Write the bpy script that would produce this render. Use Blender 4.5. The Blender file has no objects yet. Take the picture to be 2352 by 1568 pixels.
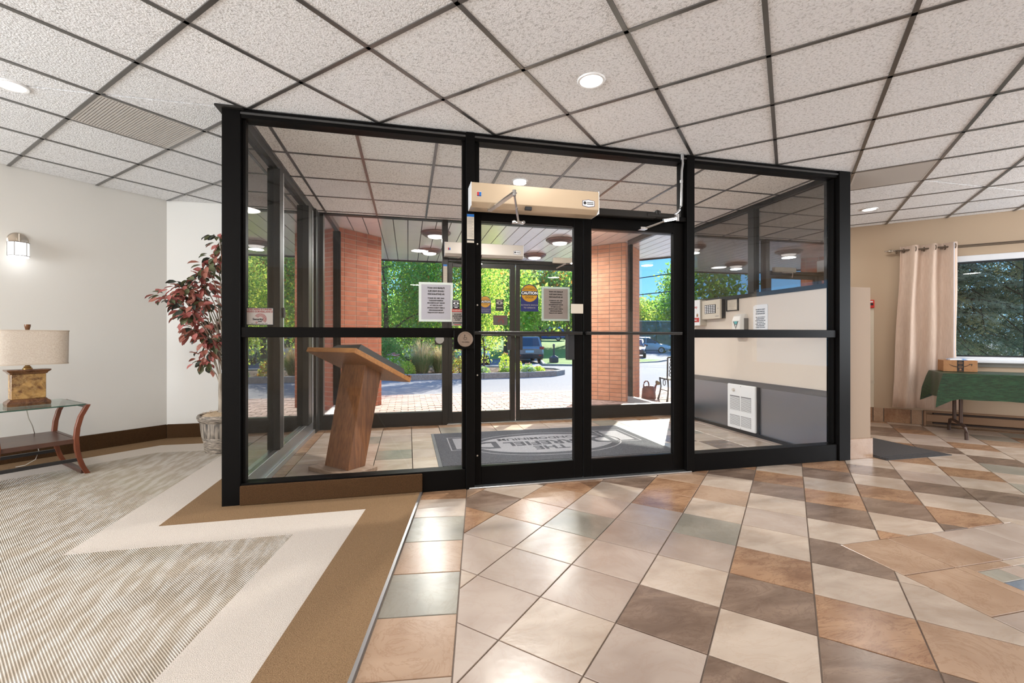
import bpy, bmesh, math, random
import numpy as np
from mathutils import Vector, Matrix
from math import sin, cos, pi, radians as R, sqrt
SC = bpy.context.scene
COL = SC.collection
rnd = random.Random(7)
# ------------------------------------------------------------------ camera, sky, sun, added fill, exposure
cam_d = bpy.data.cameras.new('camera'); cam = bpy.data.objects.new('camera', cam_d); COL.objects.link(cam)
cam.location = (0, 0, 1.143); cam.rotation_euler = (R(90), 0, R(-13.1))
cam_d.sensor_width = 36; cam_d.lens = 36 * 1025.6 / 2352; cam_d.shift_y = -7 / 2352; cam_d.clip_start = .02
SC.camera = cam
SC.view_settings.view_transform = 'Standard'; SC.view_settings.look = 'None'
SC.view_settings.gamma = 1; SC.view_settings.use_curve_mapping = False
SC.view_settings.exposure = 0.0
SC.cycles.transparent_max_bounces = 24; SC.cycles.max_bounces = 10; SC.cycles.diffuse_bounces = 5
SC.cycles.glossy_bounces = 5; SC.cycles.sample_clamp_indirect = 6
wd = bpy.data.worlds.new('sky'); SC.world = wd; wd.use_nodes = True
nt = wd.node_tree; nt.nodes.clear()
wo = nt.nodes.new('ShaderNodeOutputWorld'); bg = nt.nodes.new('ShaderNodeBackground')
tc = nt.nodes.new('ShaderNodeTexCoord'); sx = nt.nodes.new('ShaderNodeSeparateXYZ'); cr = nt.nodes.new('ShaderNodeValToRGB')
nt.links.new(tc.outputs['Generated'], sx.inputs[0]); nt.links.new(sx.outputs['Z'], cr.inputs[0])
nt.links.new(cr.outputs[0], bg.inputs[0]); nt.links.new(bg.outputs[0], wo.inputs[0])
e = cr.color_ramp.elements
e[0].position = 0.0; e[0].color = (.20, .46, .75, 1)
e[1].position = 1.0; e[1].color = (.055, .22, .66, 1)
k = e.new(.22); k.color = (.075, .28, .62, 1)
bg.inputs[1].default_value = 2.7
def light(name, kind, energy, loc, rot, color=(1, 1, 1), **kw):
    d = bpy.data.lights.new(name, kind); d.energy = energy; d.color = color
    for a, b in kw.items(): setattr(d, a, b)
    o = bpy.data.objects.new(name, d); COL.objects.link(o); o.location = loc; o.rotation_euler = rot
    return o
sun_dir = Vector((.568 * cos(R(28)), .823 * cos(R(28)), sin(R(28))))
sun = light('sun', 'SUN', 13.0, (8, 12, 9), (0, 0, 0), (1, .94, .82), angle=R(.6))
sun.rotation_euler = sun_dir.to_track_quat('Z', 'Y').to_euler()
# added fill lights at openings in the unseen far left and far right walls
light('added_fill_left', 'AREA', 450, (-5.85, -.6, 1.5), (0, R(-90), 0), (.97, .99, 1), shape='RECTANGLE', size=1.9, size_y=5.4)
light('added_fill_right', 'AREA', 330, (9.15, .35, 1.5), (0, R(90), 0), (.97, .99, 1), shape='RECTANGLE', size=1.9, size_y=2.6)
# ------------------------------------------------------------------ helpers
class MB:
    def __init__(s): s.v = []; s.f = []; s.mi = []; s.m = 0
    def add(s, vs, fs, M=None):
        o = len(s.v)
        s.v += [tuple(M @ Vector(p)) for p in vs] if M is not None else [tuple(p) for p in vs]
        s.f += [tuple(i + o for i in f) for f in fs]; s.mi += [s.m] * len(fs); return s
    def box(s, x0, x1, y0, y1, z0, z1, M=None):
        return s.add([(x0, y0, z0), (x1, y0, z0), (x1, y1, z0), (x0, y1, z0), (x0, y0, z1), (x1, y0, z1), (x1, y1, z1), (x0, y1, z1)],
                     [(0, 3, 2, 1), (4, 5, 6, 7), (0, 1, 5, 4), (1, 2, 6, 5), (2, 3, 7, 6), (3, 0, 4, 7)], M)
    def prism(s, poly, z0, z1, M=None):
        n = len(poly)
        return s.add([(p[0], p[1], z0) for p in poly] + [(p[0], p[1], z1) for p in poly],
                     [tuple(range(n))[::-1], tuple(range(n, 2 * n))] + [(i, (i + 1) % n, n + (i + 1) % n, n + i) for i in range(n)], M)
    def loft(s, rings, M=None, cap=True, closed=True):
        n = len(rings[0]); vs = [p for r in rings for p in r]; fs = []
        for j in range(len(rings) - 1):
            for i in range(n if closed else n - 1):
                a = j * n + i; b = j * n + (i + 1) % n
                fs.append((a, b, b + n, a + n))
        if cap and closed: fs += [tuple(range(n))[::-1], tuple(range((len(rings) - 1) * n, len(rings) * n))]
        return s.add(vs, fs, M)
    def tube(s, pts, r, n=8, M=None):
        pts = [Vector(p) for p in pts]; rr = r if isinstance(r, (list, tuple)) else [r] * len(pts); rings = []; up = Vector((0, 0, 1))
        for i, p in enumerate(pts):
            d = (pts[min(i + 1, len(pts) - 1)] - pts[max(i - 1, 0)]).normalized()
            a = d.cross(up if abs(d.z) < .95 else Vector((1, 0, 0))).normalized(); b = d.cross(a)
            rings.append([p + (a * cos(t) + b * sin(t)) * rr[i] for t in [2 * pi * k / n for k in range(n)]])
        return s.loft(rings, M)
    def lathe(s, prof, n=24, M=None):
        return s.loft([[(r * cos(2 * pi * k / n), r * sin(2 * pi * k / n), z) for k in range(n)] for r, z in prof], M)
    def ring(s, r0, r1, z0, z1, n=32, a0=0, a1=2 * pi, M=None):
        full = abs(a1 - a0 - 2 * pi) < 1e-6; m = n if full else n + 1
        sec = [[(r * cos(t), r * sin(t), z) for r, z in ((r0, z0), (r1, z0), (r1, z1), (r0, z1))] for t in [a0 + (a1 - a0) * k / n for k in range(m)]]
        if full: sec.append(sec[0])
        return s.loft(sec, M, cap=not full)
    def obj(s, name, mat, parent=None, bev=0, smooth=False, loc=None, seg=1):
        me = bpy.data.meshes.new(name); me.from_pydata(s.v, [], s.f)
        for m in (mat if isinstance(mat, (list, tuple)) else [mat]): me.materials.append(m)
        if any(s.mi): me.polygons.foreach_set('material_index', s.mi)
        bm = bmesh.new(); bm.from_mesh(me); bmesh.ops.recalc_face_normals(bm, faces=bm.faces); bm.to_mesh(me); bm.free()
        if smooth:
            me.polygons.foreach_set('use_smooth', [True] * len(me.polygons))
            try: me.set_sharp_from_angle(angle=R(38))
            except Exception: pass
        me.update()
        return link(name, me, parent, bev, loc, seg)
def link(name, me, parent=None, bev=0, loc=None, seg=1):
    o = bpy.data.objects.new(name, me); COL.objects.link(o); o.parent = parent
    if loc: o.location = loc
    if bev:
        b = o.modifiers.new('bevel', 'BEVEL'); b.width = bev; b.segments = seg; b.limit_method = 'ANGLE'; b.angle_limit = R(40)
    return o
def tag(o, label, cat, group=None, kind=None):
    o['label'] = label; o['category'] = cat
    if group: o['group'] = group
    if kind: o['kind'] = kind
    return o
def thing(name, label, cat, loc=(0, 0, 0), rz=0, group=None):
    o = bpy.data.objects.new(name, None); COL.objects.link(o); o.empty_display_size = .1
    o.location = loc; o.rotation_euler = (0, 0, rz); return tag(o, label, cat, group)
def struct(o): o['kind'] = 'structure'; return o
def dup(root, loc, rz=0, label=None, group=None):
    def cp(o, par):
        c = o.copy(); COL.objects.link(c); c.parent = par
        for ch in [x for x in o.children]: cp(ch, c)
        return c
    r = cp(root, None); r.location = loc; r.rotation_euler = (0, 0, rz)
    if label: r['label'] = label
    if group: r['group'] = group
    return r
def Mx(o, x, y, z): # frame from origin and three axes
    return Matrix(((x[0], y[0], z[0], o[0]), (x[1], y[1], z[1], o[1]), (x[2], y[2], z[2], o[2]), (0, 0, 0, 1)))
FRONT = lambda x, y, z: Mx((x, y, z), (1, 0, 0), (0, 0, 1), (0, -1, 0))      # print that faces the lobby (-Y)
BACK = lambda x, y, z: Mx((x, y, z), (-1, 0, 0), (0, 0, 1), (0, 1, 0))       # print that faces the street (+Y)
WEST = lambda x, y, z: Mx((x, y, z), (0, -1, 0), (0, 0, 1), (-1, 0, 0))      # print on the right vestibule wall (-X)
def text(s, size, mat, parent, M, name='lettering', ext=.0006, space=1.0, align='CENTER', bold=0):
    cu = bpy.data.curves.new(name, 'FONT'); cu.body = s; cu.size = size; cu.align_x = align; cu.align_y = 'CENTER'
    cu.extrude = ext; cu.space_line = space; cu.resolution_u = 2; cu.offset = bold
    t = bpy.data.objects.new(name, cu); COL.objects.link(t)
    dg = bpy.context.evaluated_depsgraph_get(); me = bpy.data.meshes.new_from_object(t.evaluated_get(dg))
    bpy.data.objects.remove(t); bpy.data.curves.remove(cu)
    me.transform(M); me.materials.clear(); me.materials.append(mat); me.name = name
    return link(name, me, parent)
# ------------------------------------------------------------------ materials
def mat(name, col, rough=.5, metal=0, col2=None, ns=6, nd=3, ramp=(.35, .65), bump=0, bs=60, stretch=(1, 1, 1), emit=0, spec=.5, vary=0, rot=0, trans=0, veins=None, coat=0):
    m = bpy.data.materials.new(name); m.use_nodes = True; t = m.node_tree; N = t.nodes; b = N['Principled BSDF']; Lk = t.links.new
    b.inputs['Base Color'].default_value = (*col, 1); b.inputs['Roughness'].default_value = rough; b.inputs['Metallic'].default_value = metal
    b.inputs['Specular IOR Level'].default_value = spec; b.inputs['Coat Weight'].default_value = coat
    if emit: b.inputs['Emission Color'].default_value = (*col, 1); b.inputs['Emission Strength'].default_value = emit
    if col2 or bump or vary:
        tc = N.new('ShaderNodeTexCoord'); mp = N.new('ShaderNodeMapping'); mp.inputs['Scale'].default_value = stretch; mp.inputs['Rotation'].default_value = (0, 0, rot)
        Lk(tc.outputs['Object'], mp.inputs[0]); vec = mp.outputs[0]
        if vary:
            oi = N.new('ShaderNodeObjectInfo'); mm = N.new('ShaderNodeVectorMath'); mm.operation = 'SCALE'; mm.inputs[0].default_value = (31, 17, 23); Lk(oi.outputs['Random'], mm.inputs['Scale'])
            ad = N.new('ShaderNodeVectorMath'); Lk(vec, ad.inputs[0]); Lk(mm.outputs[0], ad.inputs[1]); vec = ad.outputs[0]
    out = None
    if col2:
        n = N.new('ShaderNodeTexNoise'); n.inputs['Scale'].default_value = ns; n.inputs['Detail'].default_value = nd; n.inputs['Distortion'].default_value = .6; Lk(vec, n.inputs[0])
        r = N.new('ShaderNodeValToRGB'); r.color_ramp.elements[0].position = ramp[0]; r.color_ramp.elements[1].position = ramp[1]
        r.color_ramp.elements[0].color = (*col, 1); r.color_ramp.elements[1].color = (*col2, 1); Lk(n.outputs[0], r.inputs[0]); out = r.outputs[0]
    if veins:
        n2 = N.new('ShaderNodeTexNoise'); n2.inputs['Scale'].default_value = veins[1]; n2.inputs['Detail'].default_value = 9; n2.inputs['Roughness'].default_value = .68; n2.inputs['Distortion'].default_value = 2.2; Lk(vec, n2.inputs[0])
        r2 = N.new('ShaderNodeValToRGB'); q = r2.color_ramp.elements; q[0].position = .47; q[0].color = (0, 0, 0, 1); q[1].position = .5; q[1].color = (1, 1, 1, 1); z = q.new(.53); z.color = (0, 0, 0, 1)
        Lk(n2.outputs[0], r2.inputs[0]); mu = N.new('ShaderNodeMath'); mu.operation = 'MULTIPLY'; mu.inputs[1].default_value = veins[2]; Lk(r2.outputs[0], mu.inputs[0])
        mx = N.new('ShaderNodeMix'); mx.data_type = 'RGBA'; Lk(mu.outputs[0], mx.inputs[0]); mx.inputs[7].default_value = (*veins[0], 1)
        if out: Lk(out, mx.inputs[6])
        else: mx.inputs[6].default_value = (*col, 1)
        out = mx.outputs[2]
    if vary:
        hs = N.new('ShaderNodeHueSaturation'); mr = N.new('ShaderNodeMapRange'); mr.inputs[3].default_value = 1 - vary; mr.inputs[4].default_value = 1 + vary
        Lk(oi.outputs['Random'], mr.inputs[0]); Lk(mr.outputs[0], hs.inputs['Value'])
        if out: Lk(out, hs.inputs['Color'])
        else: hs.inputs['Color'].default_value = (*col, 1)
        out = hs.outputs[0]
    if out: Lk(out, b.inputs['Base Color'])
    if bump:
        n = N.new('ShaderNodeTexNoise'); n.inputs['Scale'].default_value = bs; n.inputs['Detail'].default_value = 3; Lk(vec, n.inputs[0])
        bp = N.new('ShaderNodeBump'); bp.inputs['Strength'].default_value = bump; bp.inputs['Distance'].default_value = .01; Lk(n.outputs[0], bp.inputs['Height']); Lk(bp.outputs[0], b.inputs['Normal'])
    if trans:
        tr = N.new('ShaderNodeBsdfTranslucent'); ms = N.new('ShaderNodeMixShader'); ms.inputs[0].default_value = trans
        if out: Lk(out, tr.inputs[0])
        else: tr.inputs[0].default_value = (*col, 1)
        Lk(b.outputs[0], ms.inputs[1]); Lk(tr.outputs[0], ms.inputs[2]); Lk(ms.outputs[0], N['Material Output'].inputs[0])
    return m
def glass(name, tint, f0):
    m = bpy.data.materials.new(name); m.use_nodes = True; t = m.node_tree; N = t.nodes; N.clear(); Lk = t.links.new
    o = N.new('ShaderNodeOutputMaterial'); tr = N.new('ShaderNodeBsdfTransparent'); tr.inputs[0].default_value = (*tint, 1)
    g = N.new('ShaderNodeBsdfGlossy'); g.inputs['Roughness'].default_value = 0; ms = N.new('ShaderNodeMixShader')
    lw = N.new('ShaderNodeLayerWeight'); lw.inputs[0].default_value = .5
    p = N.new('ShaderNodeMath'); p.operation = 'POWER'; p.inputs[1].default_value = 5; Lk(lw.outputs['Facing'], p.inputs[0])
    a = N.new('ShaderNodeMath'); a.operation = 'MULTIPLY_ADD'; a.inputs[1].default_value = 1 - f0; a.inputs[2].default_value = f0; Lk(p.outputs[0], a.inputs[0])
    Lk(a.outputs[0], ms.inputs[0]); Lk(tr.outputs[0], ms.inputs[1]); Lk(g.outputs[0], ms.inputs[2]); Lk(ms.outputs[0], o.inputs[0])
    return m
def srgb(r, g, b):
    f = lambda c: (c / 255) / 12.92 if c <= 10 else ((c / 255 + .055) / 1.055) ** 2.4
    return (f(r), f(g), f(b))
BLACK = mat('black_anodised_aluminium', (.0045, .004, .0038), .42, .0, spec=.07, bump=.02, bs=90)
BRONZE = mat('dark_bronze_aluminium', (.022, .02, .018), .4, spec=.3)
GLASS = glass('clear_glass', (.985, .99, .988), .018)
GLASSL = glass('reflective_tinted_glass', (.30, .31, .29), .30)
GLASSR = glass('reflective_bronze_glass', (.40, .37, .33), .32)
GLASST = glass('greenish_table_glass', (.80, .90, .86), .05)
WALL_L = mat('cream_wall_paint', srgb(233, 231, 226), .75, bump=.03, bs=160)
WALL_R = mat('tan_wall_paint', srgb(192, 171, 147), .75, bump=.03, bs=160)
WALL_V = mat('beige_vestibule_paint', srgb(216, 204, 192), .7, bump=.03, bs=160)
STEEL = mat('brushed_steel_panel', (.34, .335, .34), .30, .9, bump=.06, bs=14, stretch=(1, 4, 40))
CHROME = mat('polished_chrome', (.72, .72, .72), .18, 1)
ALU = mat('satin_aluminium', (.62, .63, .64), .32, .9)
WHITE = mat('white_enamel', (.82, .83, .84), .4)
PAPER = mat('white_paper', (.80, .80, .82), .8)
PAPERG = mat('grey_backlit_paper', srgb(186, 182, 190), .8)
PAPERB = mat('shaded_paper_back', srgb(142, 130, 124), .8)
INK = mat('dark_ink', (.02, .02, .022), .7)
RED = mat('red_print', (.5, .03, .03), .6)
DKRED = mat('dark_red_print', srgb(128, 22, 26), .6)
GREY = mat('grey_print', srgb(158, 150, 142), .7)
BLUE = mat('blue_print', srgb(30, 110, 190), .6)
NAVY = mat('navy_print', (.012, .018, .10), .5)
YELLOW = mat('amber_print', srgb(178, 128, 20), .55)
CREAMP = mat('cream_print', srgb(206, 196, 180), .7)
# ------------------------------------------------------------------ polygons
def clip(poly, hps):      # keep a*x+b*y<=c
    for a, b, c in hps:
        out = []
        for i in range(len(poly)):
            p, q = poly[i], poly[(i + 1) % len(poly)]; dp = a * p[0] + b * p[1] - c; dq = a * q[0] + b * q[1] - c
            if dp <= 0: out.append(p)
            if dp * dq < 0: t = dp / (dp - dq); out.append((p[0] + (q[0] - p[0]) * t, p[1] + (q[1] - p[1]) * t))
        poly = out
        if len(poly) < 3: return []
    return poly
def area(p): return abs(sum(p[i][0] * p[(i + 1) % len(p)][1] - p[(i + 1) % len(p)][0] * p[i][1] for i in range(len(p)))) / 2
def ccw(p): return p if sum(p[i][0] * p[(i + 1) % len(p)][1] - p[(i + 1) % len(p)][0] * p[i][1] for i in range(len(p))) > 0 else p[::-1]
def inset(p, d):
    p = ccw(p); hps = []
    for i in range(len(p)):
        (x0, y0), (x1, y1) = p[i], p[(i + 1) % len(p)]; L = math.hypot(x1 - x0, y1 - y0)
        if L < 1e-6: continue
        nx, ny = (y1 - y0) / L, -(x1 - x0) / L; hps.append((nx, ny, nx * x0 + ny * y0 - d))
    return clip(p, hps)
def tile_mesh(mb, poly, gap, z0, z1, ch=.0015):
    a = inset(poly, gap / 2); b = inset(poly, gap / 2 + ch)
    if len(a) < 3 or area(a) < 4e-4: return False
    if len(b) != len(a): mb.prism(a, z0, z1); return True
    mb.loft([[(x, y, z0) for x, y in a], [(x, y, z1 - ch) for x, y in a], [(x, y, z1) for x, y in b]]); return True
def rect(x0, x1, y0, y1): return [(x0, y0), (x1, y0), (x1, y1), (x0, y1)]
def diag(i, j, ox, dx, oy, dy):   # cell between X-Y=ox+i*dx.. and X+Y=oy+j*dy..
    u0, u1, v0, v1 = ox + i * dx, ox + (i + 1) * dx, oy + j * dy, oy + (j + 1) * dy
    P = lambda u, v: ((u + v) / 2, (v - u) / 2)
    return [P(u0, v0), P(u1, v0), P(u1, v1), P(u0, v1)]
# ------------------------------------------------------------------ floor
GROUT = mat('tile_grout', srgb(140, 126, 116), .8)
RB = .25
T_L = mat('light_slate_tile', srgb(200, 184, 169), RB, col2=srgb(178, 160, 144), ns=3, stretch=(1, 2, 1), rot=.8, bump=.05, bs=30, vary=.06, veins=(srgb(170, 140, 115), 3.2, .2))
T_P = mat('pinkish_slate_tile', srgb(186, 170, 158), RB, col2=srgb(168, 150, 138), ns=3, bump=.05, bs=30, vary=.06, veins=(srgb(160, 130, 110), 3, .15))
T_T = mat('rust_slate_tile', srgb(172, 136, 106), RB, col2=srgb(134, 98, 74), ns=3.5, stretch=(1, 2.5, 1), rot=.8, bump=.06, bs=30, vary=.08, veins=(srgb(104, 72, 54), 4, .5), ramp=(.4, .75))
T_B = mat('brown_slate_tile', srgb(140, 119, 104), RB, col2=srgb(112, 93, 80), ns=4, stretch=(1, 2.5, 1), rot=.8, bump=.06, bs=30, vary=.08, veins=(srgb(96, 76, 64), 4, .4))
T_G = mat('grey_green_slate_tile', srgb(164, 158, 145), RB, col2=srgb(146, 141, 130), ns=4, bump=.05, bs=30, vary=.06, veins=(srgb(134, 122, 106), 3, .25))
T_S = mat('tan_slate_tile', srgb(182, 154, 130), RB, col2=srgb(160, 130, 106), ns=3, bump=.06, bs=30, vary=.06, veins=(srgb(146, 112, 86), 4, .4))
TM = dict(L=T_L, P=T_P, T=T_T, B=T_B, G=T_G, S=T_S)
edge = lambda y: .098 - .1557 * (3.436 - y)          # where carpet and tile meet
fl = MB(); fl.prism([(-6, -4), (9.3, -4), (9.3, 1.9), (5.3, 5.9), (-2.7, 5.86), (-6, 2.53)], -.2, -.006)
floor = struct(fl.obj('floor', GROUT))
def tile(poly, m, par, gap=.006):
    b = MB()
    if tile_mesh(b, poly, gap, -.012, 0): return b.obj('tile', TM[m], par)
TAB = {0: {6: 'T', 5: 'B', 4: 'L', 3: 'T', 2: 'B', 1: 'L', 0: 'B', -1: 'L', -2: 'T', -3: 'B', -4: 'L', -5: 'T'},
       -1: {6: 'B', 5: 'L', 4: 'T', 3: 'B', 2: 'L', 1: 'P', 0: 'L', -1: 'T', -2: 'B', -3: 'L', -4: 'B', -5: 'T'},
       1: {6: 'B', 5: 'L', 4: 'T', 3: 'B', 2: 'L', 1: 'T', 0: 'L', -1: 'L', -2: 'S', -3: 'B', -4: 'L', -5: 'T'},
       2: {8: 'T', 7: 'L', 6: 'P', 5: 'B', 4: 'L', 3: 'T', 2: 'B', 1: 'L', 0: 'T', -2: 'G', -3: 'T'},
       -2: {5: 'T', 4: 'B', 3: 'L', 2: 'S', 1: 'L', 0: 'G', -1: 'P', -2: 'L', -3: 'B', -4: 'P', -5: 'L'}}
def strip_cut(o): return (-1, .1557, -(.44 - .1557 * 3.407) + o)     # right of the border strip
STRIPX = (-1, .1557, -(.44 - .1557 * 3.407))
MX0, MX1, MY0, MY1 = 2.333, 3.655, .68, 2.0                             # inset medallion
WR = (1, 1, 11.2); YP = (0, 1, 3.40)
BASE = [YP, STRIPX, WR, (0, -1, -.55)]
REG = [BASE + [(1, 0, MX0), (1, 1, 4.356)], BASE + [(-1, 0, -MX1)], BASE + [(-1, -1, -4.356), (1, 0, MX1), (0, -1, -MY1)], BASE + [(-1, 0, -MX0), (1, 0, MX1), (0, 1, MY0)],
       [(0, -1, -3.40), (-1, 0, -4.345), WR, (0, 1, 5.9)]]
for i in range(-9, 15):
    for j in range(-7, 18):
        c = diag(i, j, .13, .486, 3.884, .472); cx = sum(p[0] for p in c) / 4; cy = sum(p[1] for p in c) / 4
        d = .2267 * cx + .974 * cy; lat = .974 * cx - .2267 * cy
        if d < .7 or abs(lat) > 1.32 * d + .5 or cx > 8.6: continue
        m = TAB.get(i, {}).get(j)
        if not m:
            if i <= -3:
                m = rnd.choice('PPPPPLLLG')
                if cy > 2.93: m = 'BTLS'[(i + 2 * j) % 4]
                elif cy > 2.7: m = rnd.choice('TSP')
            else: m = 'LTBLSB'[(i * 2 + j) % 6] if rnd.random() < .75 else rnd.choice('LPTBG')
        b = MB(); ok = False
        hit = max(p[0] for p in c) > MX0 and min(p[0] for p in c) < MX1 and max(p[1] for p in c) > MY0 and min(p[1] for p in c) < MY1
        for r in (REG if hit else [BASE, REG[4]]):
            p = clip(c, r)
            if len(p) > 2 and area(p) > 6e-4: ok |= tile_mesh(b, p, .006, -.012, 0)
        if ok: b.obj('tile', TM[m], floor)
# border strip of single tiles beside the carpet
u = Vector((.1557, 1, 0)).normalized(); seq = 'TLGSGSLSG'
ys = [3.40, 3.23, 2.915, 2.575, 2.235, 1.90, 1.56, 1.22, .88]
for k in range(8):
    lo, hi = ys[k + 1], ys[k]
    f = lambda x0, y0: y0 - (x0 - edge(y0)) * .02
    xe = edge; xr = lambda y: .44 - .1557 * (3.407 - y)
    tile([(xe(lo) + .016, lo), (xr(lo - .04), lo - .04), (xr(hi - .04 * (k > 0)), hi - .04 * (k > 0)), (xe(hi) + .016, hi)], seq[k], floor)
# inset medallion: a ring of square tiles, a narrow border and a mosaic of cut stones
s = .3305
for a in range(4):
    for b_ in range(4):
        if 0 < a < 3 and 0 < b_ < 3: continue
        x0 = MX0 + a * s; y1 = MY1 - b_ * s
        tile(rect(x0, x0 + s, y1 - s, y1), 'SSPP'[(a + b_) % 4] if a + b_ else 'S', floor)
ix0, ix1, iy0, iy1 = MX0 + s, MX0 + 3 * s, MY1 - 3 * s, MY1 - s
bw = .055
tile(rect(ix0, ix0 + bw, iy0, iy1), 'S', floor, .004); tile(rect(ix1 - bw, ix1, iy0, iy1), 'L', floor, .004)
tile(rect(ix0 + bw, ix0 + .3, iy1 - bw, iy1), 'S', floor, .004); tile(rect(ix0 + .3, ix1 - bw, iy1 - bw, iy1), 'L', floor, .004)
tile(rect(ix0 + bw, ix1 - bw, iy0, iy0 + bw), 'L', floor, .004)
TM['U'] = mat('blue_grey_mosaic_stone', srgb(142, 150, 160), .25, col2=srgb(112, 122, 136), ns=9, vary=.05, bump=.04)
q0, q1, r0, r1 = ix0 + bw, ix1 - bw, iy0 + bw, iy1 - bw
wv = [(q0 + (q1 - q0) * t) for t in (0, .25, .5, .75, 1)]
c1 = [(x, r1 - .10 - .035 * sin(3.2 * i)) for i, x in enumerate(wv)]; c2 = [(x, r1 - .25 - .05 * sin(2.1 * i + 1)) for i, x in enumerate(wv)]
for i in range(4):
    tile([c1[i], c1[i + 1], (wv[i + 1], r1), (wv[i], r1)], 'GPGB'[i], floor, .004)
    tile([c2[i], c2[i + 1], c1[i + 1], c1[i]], 'UUGU'[i], floor, .004)
    tile([(wv[i], r0), (wv[i + 1], r0), c2[i + 1], c2[i]], 'PGLS'[i], floor, .004)
# vestibule floor
vf = MB(); vf.box(-1.12, 3.96, 3.41, 5.97, -.2, -.006); vfl = struct(vf.obj('floor.001', GROUT))
vx = [-1.115] + [.04 + .345 * k for k in range(-3, 12)] + [3.95]; vy = [3.44] + [5.78 - .352 * k for k in range(6, -1, -1)] + [5.95]
for i in range(len(vx) - 1):
    for j in range(len(vy) - 1):
        edge_t = j == len(vy) - 2 or i == 0
        if vx[i] > 2.4: m = rnd.choice('LPLGTB' if (i + j) % 2 else 'LPL')
        else: m = 'LLLGLLP'[(i * 3 + j * 5) % 7]
        if edge_t: m = 'T' if (i + j) % 3 else 'S'
        tile(rect(vx[i], vx[i + 1], vy[j], vy[j + 1]), m, vfl)
# ------------------------------------------------------------------ carpet
def carpet_mat(name, c1, c2, sc):
    return mat(name, c1, .95, col2=c2, ns=sc, nd=4, ramp=(.35, .7), bump=.5, bs=260, spec=.1)
C_BR = carpet_mat('brown_cut_pile', srgb(150, 122, 92), srgb(120, 95, 70), 240)
C_CR = carpet_mat('cream_cut_pile', srgb(218, 208, 198), srgb(200, 189, 178), 240)
C_BB = carpet_mat('dark_brown_carpet_base', srgb(86, 62, 40), srgb(60, 42, 26), 200)
C_F = bpy.data.materials.new('ribbed_loop_carpet'); C_F.use_nodes = True
t = C_F.node_tree; N = t.nodes; Lk = t.links.new; b = N['Principled BSDF']; b.inputs['Roughness'].default_value = .95; b.inputs['Specular IOR Level'].default_value = .1
tc = N.new('ShaderNodeTexCoord'); mp = N.new('ShaderNodeMapping'); mp.inputs['Rotation'].default_value = (0, 0, R(-40)); Lk(tc.outputs['Object'], mp.inputs[0])
w = N.new('ShaderNodeTexWave'); w.inputs['Scale'].default_value = 38; w.inputs['Distortion'].default_value = .5; w.inputs['Detail'].default_value = 2; w.inputs['Detail Scale'].default_value = 6; Lk(mp.outputs[0], w.inputs[0])
mp2 = N.new('ShaderNodeMapping'); mp2.inputs['Scale'].default_value = (20, 5, 1); mp2.inputs['Rotation'].default_value = (0, 0, R(-75)); Lk(tc.outputs['Object'], mp2.inputs[0])
n1 = N.new('ShaderNodeTexNoise'); n1.inputs['Scale'].default_value = 1; n1.inputs['Detail'].default_value = 4; Lk(mp2.outputs[0], n1.inputs[0])
rp = N.new('ShaderNodeValToRGB'); rp.color_ramp.elements[0].position = .42; rp.color_ramp.elements[1].position = .6
rp.color_ramp.elements[0].color = (*srgb(198, 186, 170), 1); rp.color_ramp.elements[1].color = (*srgb(222, 215, 206), 1); Lk(n1.outputs[0], rp.inputs[0])
rw = N.new('ShaderNodeValToRGB'); rw.color_ramp.elements[0].position = .1; rw.color_ramp.elements[1].position = .5
rw.color_ramp.elements[0].color = (*srgb(196, 188, 178), 1); rw.color_ramp.elements[1].color = (1, 1, 1, 1); Lk(w.outputs[0], rw.inputs[0])
mx = N.new('ShaderNodeMix'); mx.data_type = 'RGBA'; mx.blend_type = 'MULTIPLY'; mx.inputs[0].default_value = 1; Lk(rp.outputs[0], mx.inputs[6]); Lk(rw.outputs[0], mx.inputs[7]); Lk(mx.outputs[2], b.inputs['Base Color'])
bp = N.new('ShaderNodeBump'); bp.inputs['Strength'].default_value = .8; bp.inputs['Distance'].default_value = .006; Lk(w.outputs[0], bp.inputs['Height']); Lk(bp.outputs[0], b.inputs['Normal'])
LW = (-1, 1, 8.52); BW = (0, 1, 5.84); ED = (1, -.1557, .098 - .1557 * 3.436)
big = rect(-6, 1, -4, 6)
cp = MB(); cp.prism(clip(big, [LW, BW, ED, (0, 1, 3.40)]), -.004, .006); cp.prism(clip(big, [LW, BW, (0, -1, -3.40), (1, 0, -1.20)]), -.004, .006)
floor_c = struct(cp.obj('carpet_floor', C_F)); floor_c['label'] = 'ribbed beige loop carpet bordered by cream and brown bands'
def band(name, mt, z, *polys):
    b = MB()
    for p in polys:
        if len(p) > 2: b.prism(ccw(p), .0, z)
    return b.obj(name, mt, floor_c)
e_ = lambda y, o: edge(y) - o
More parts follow.
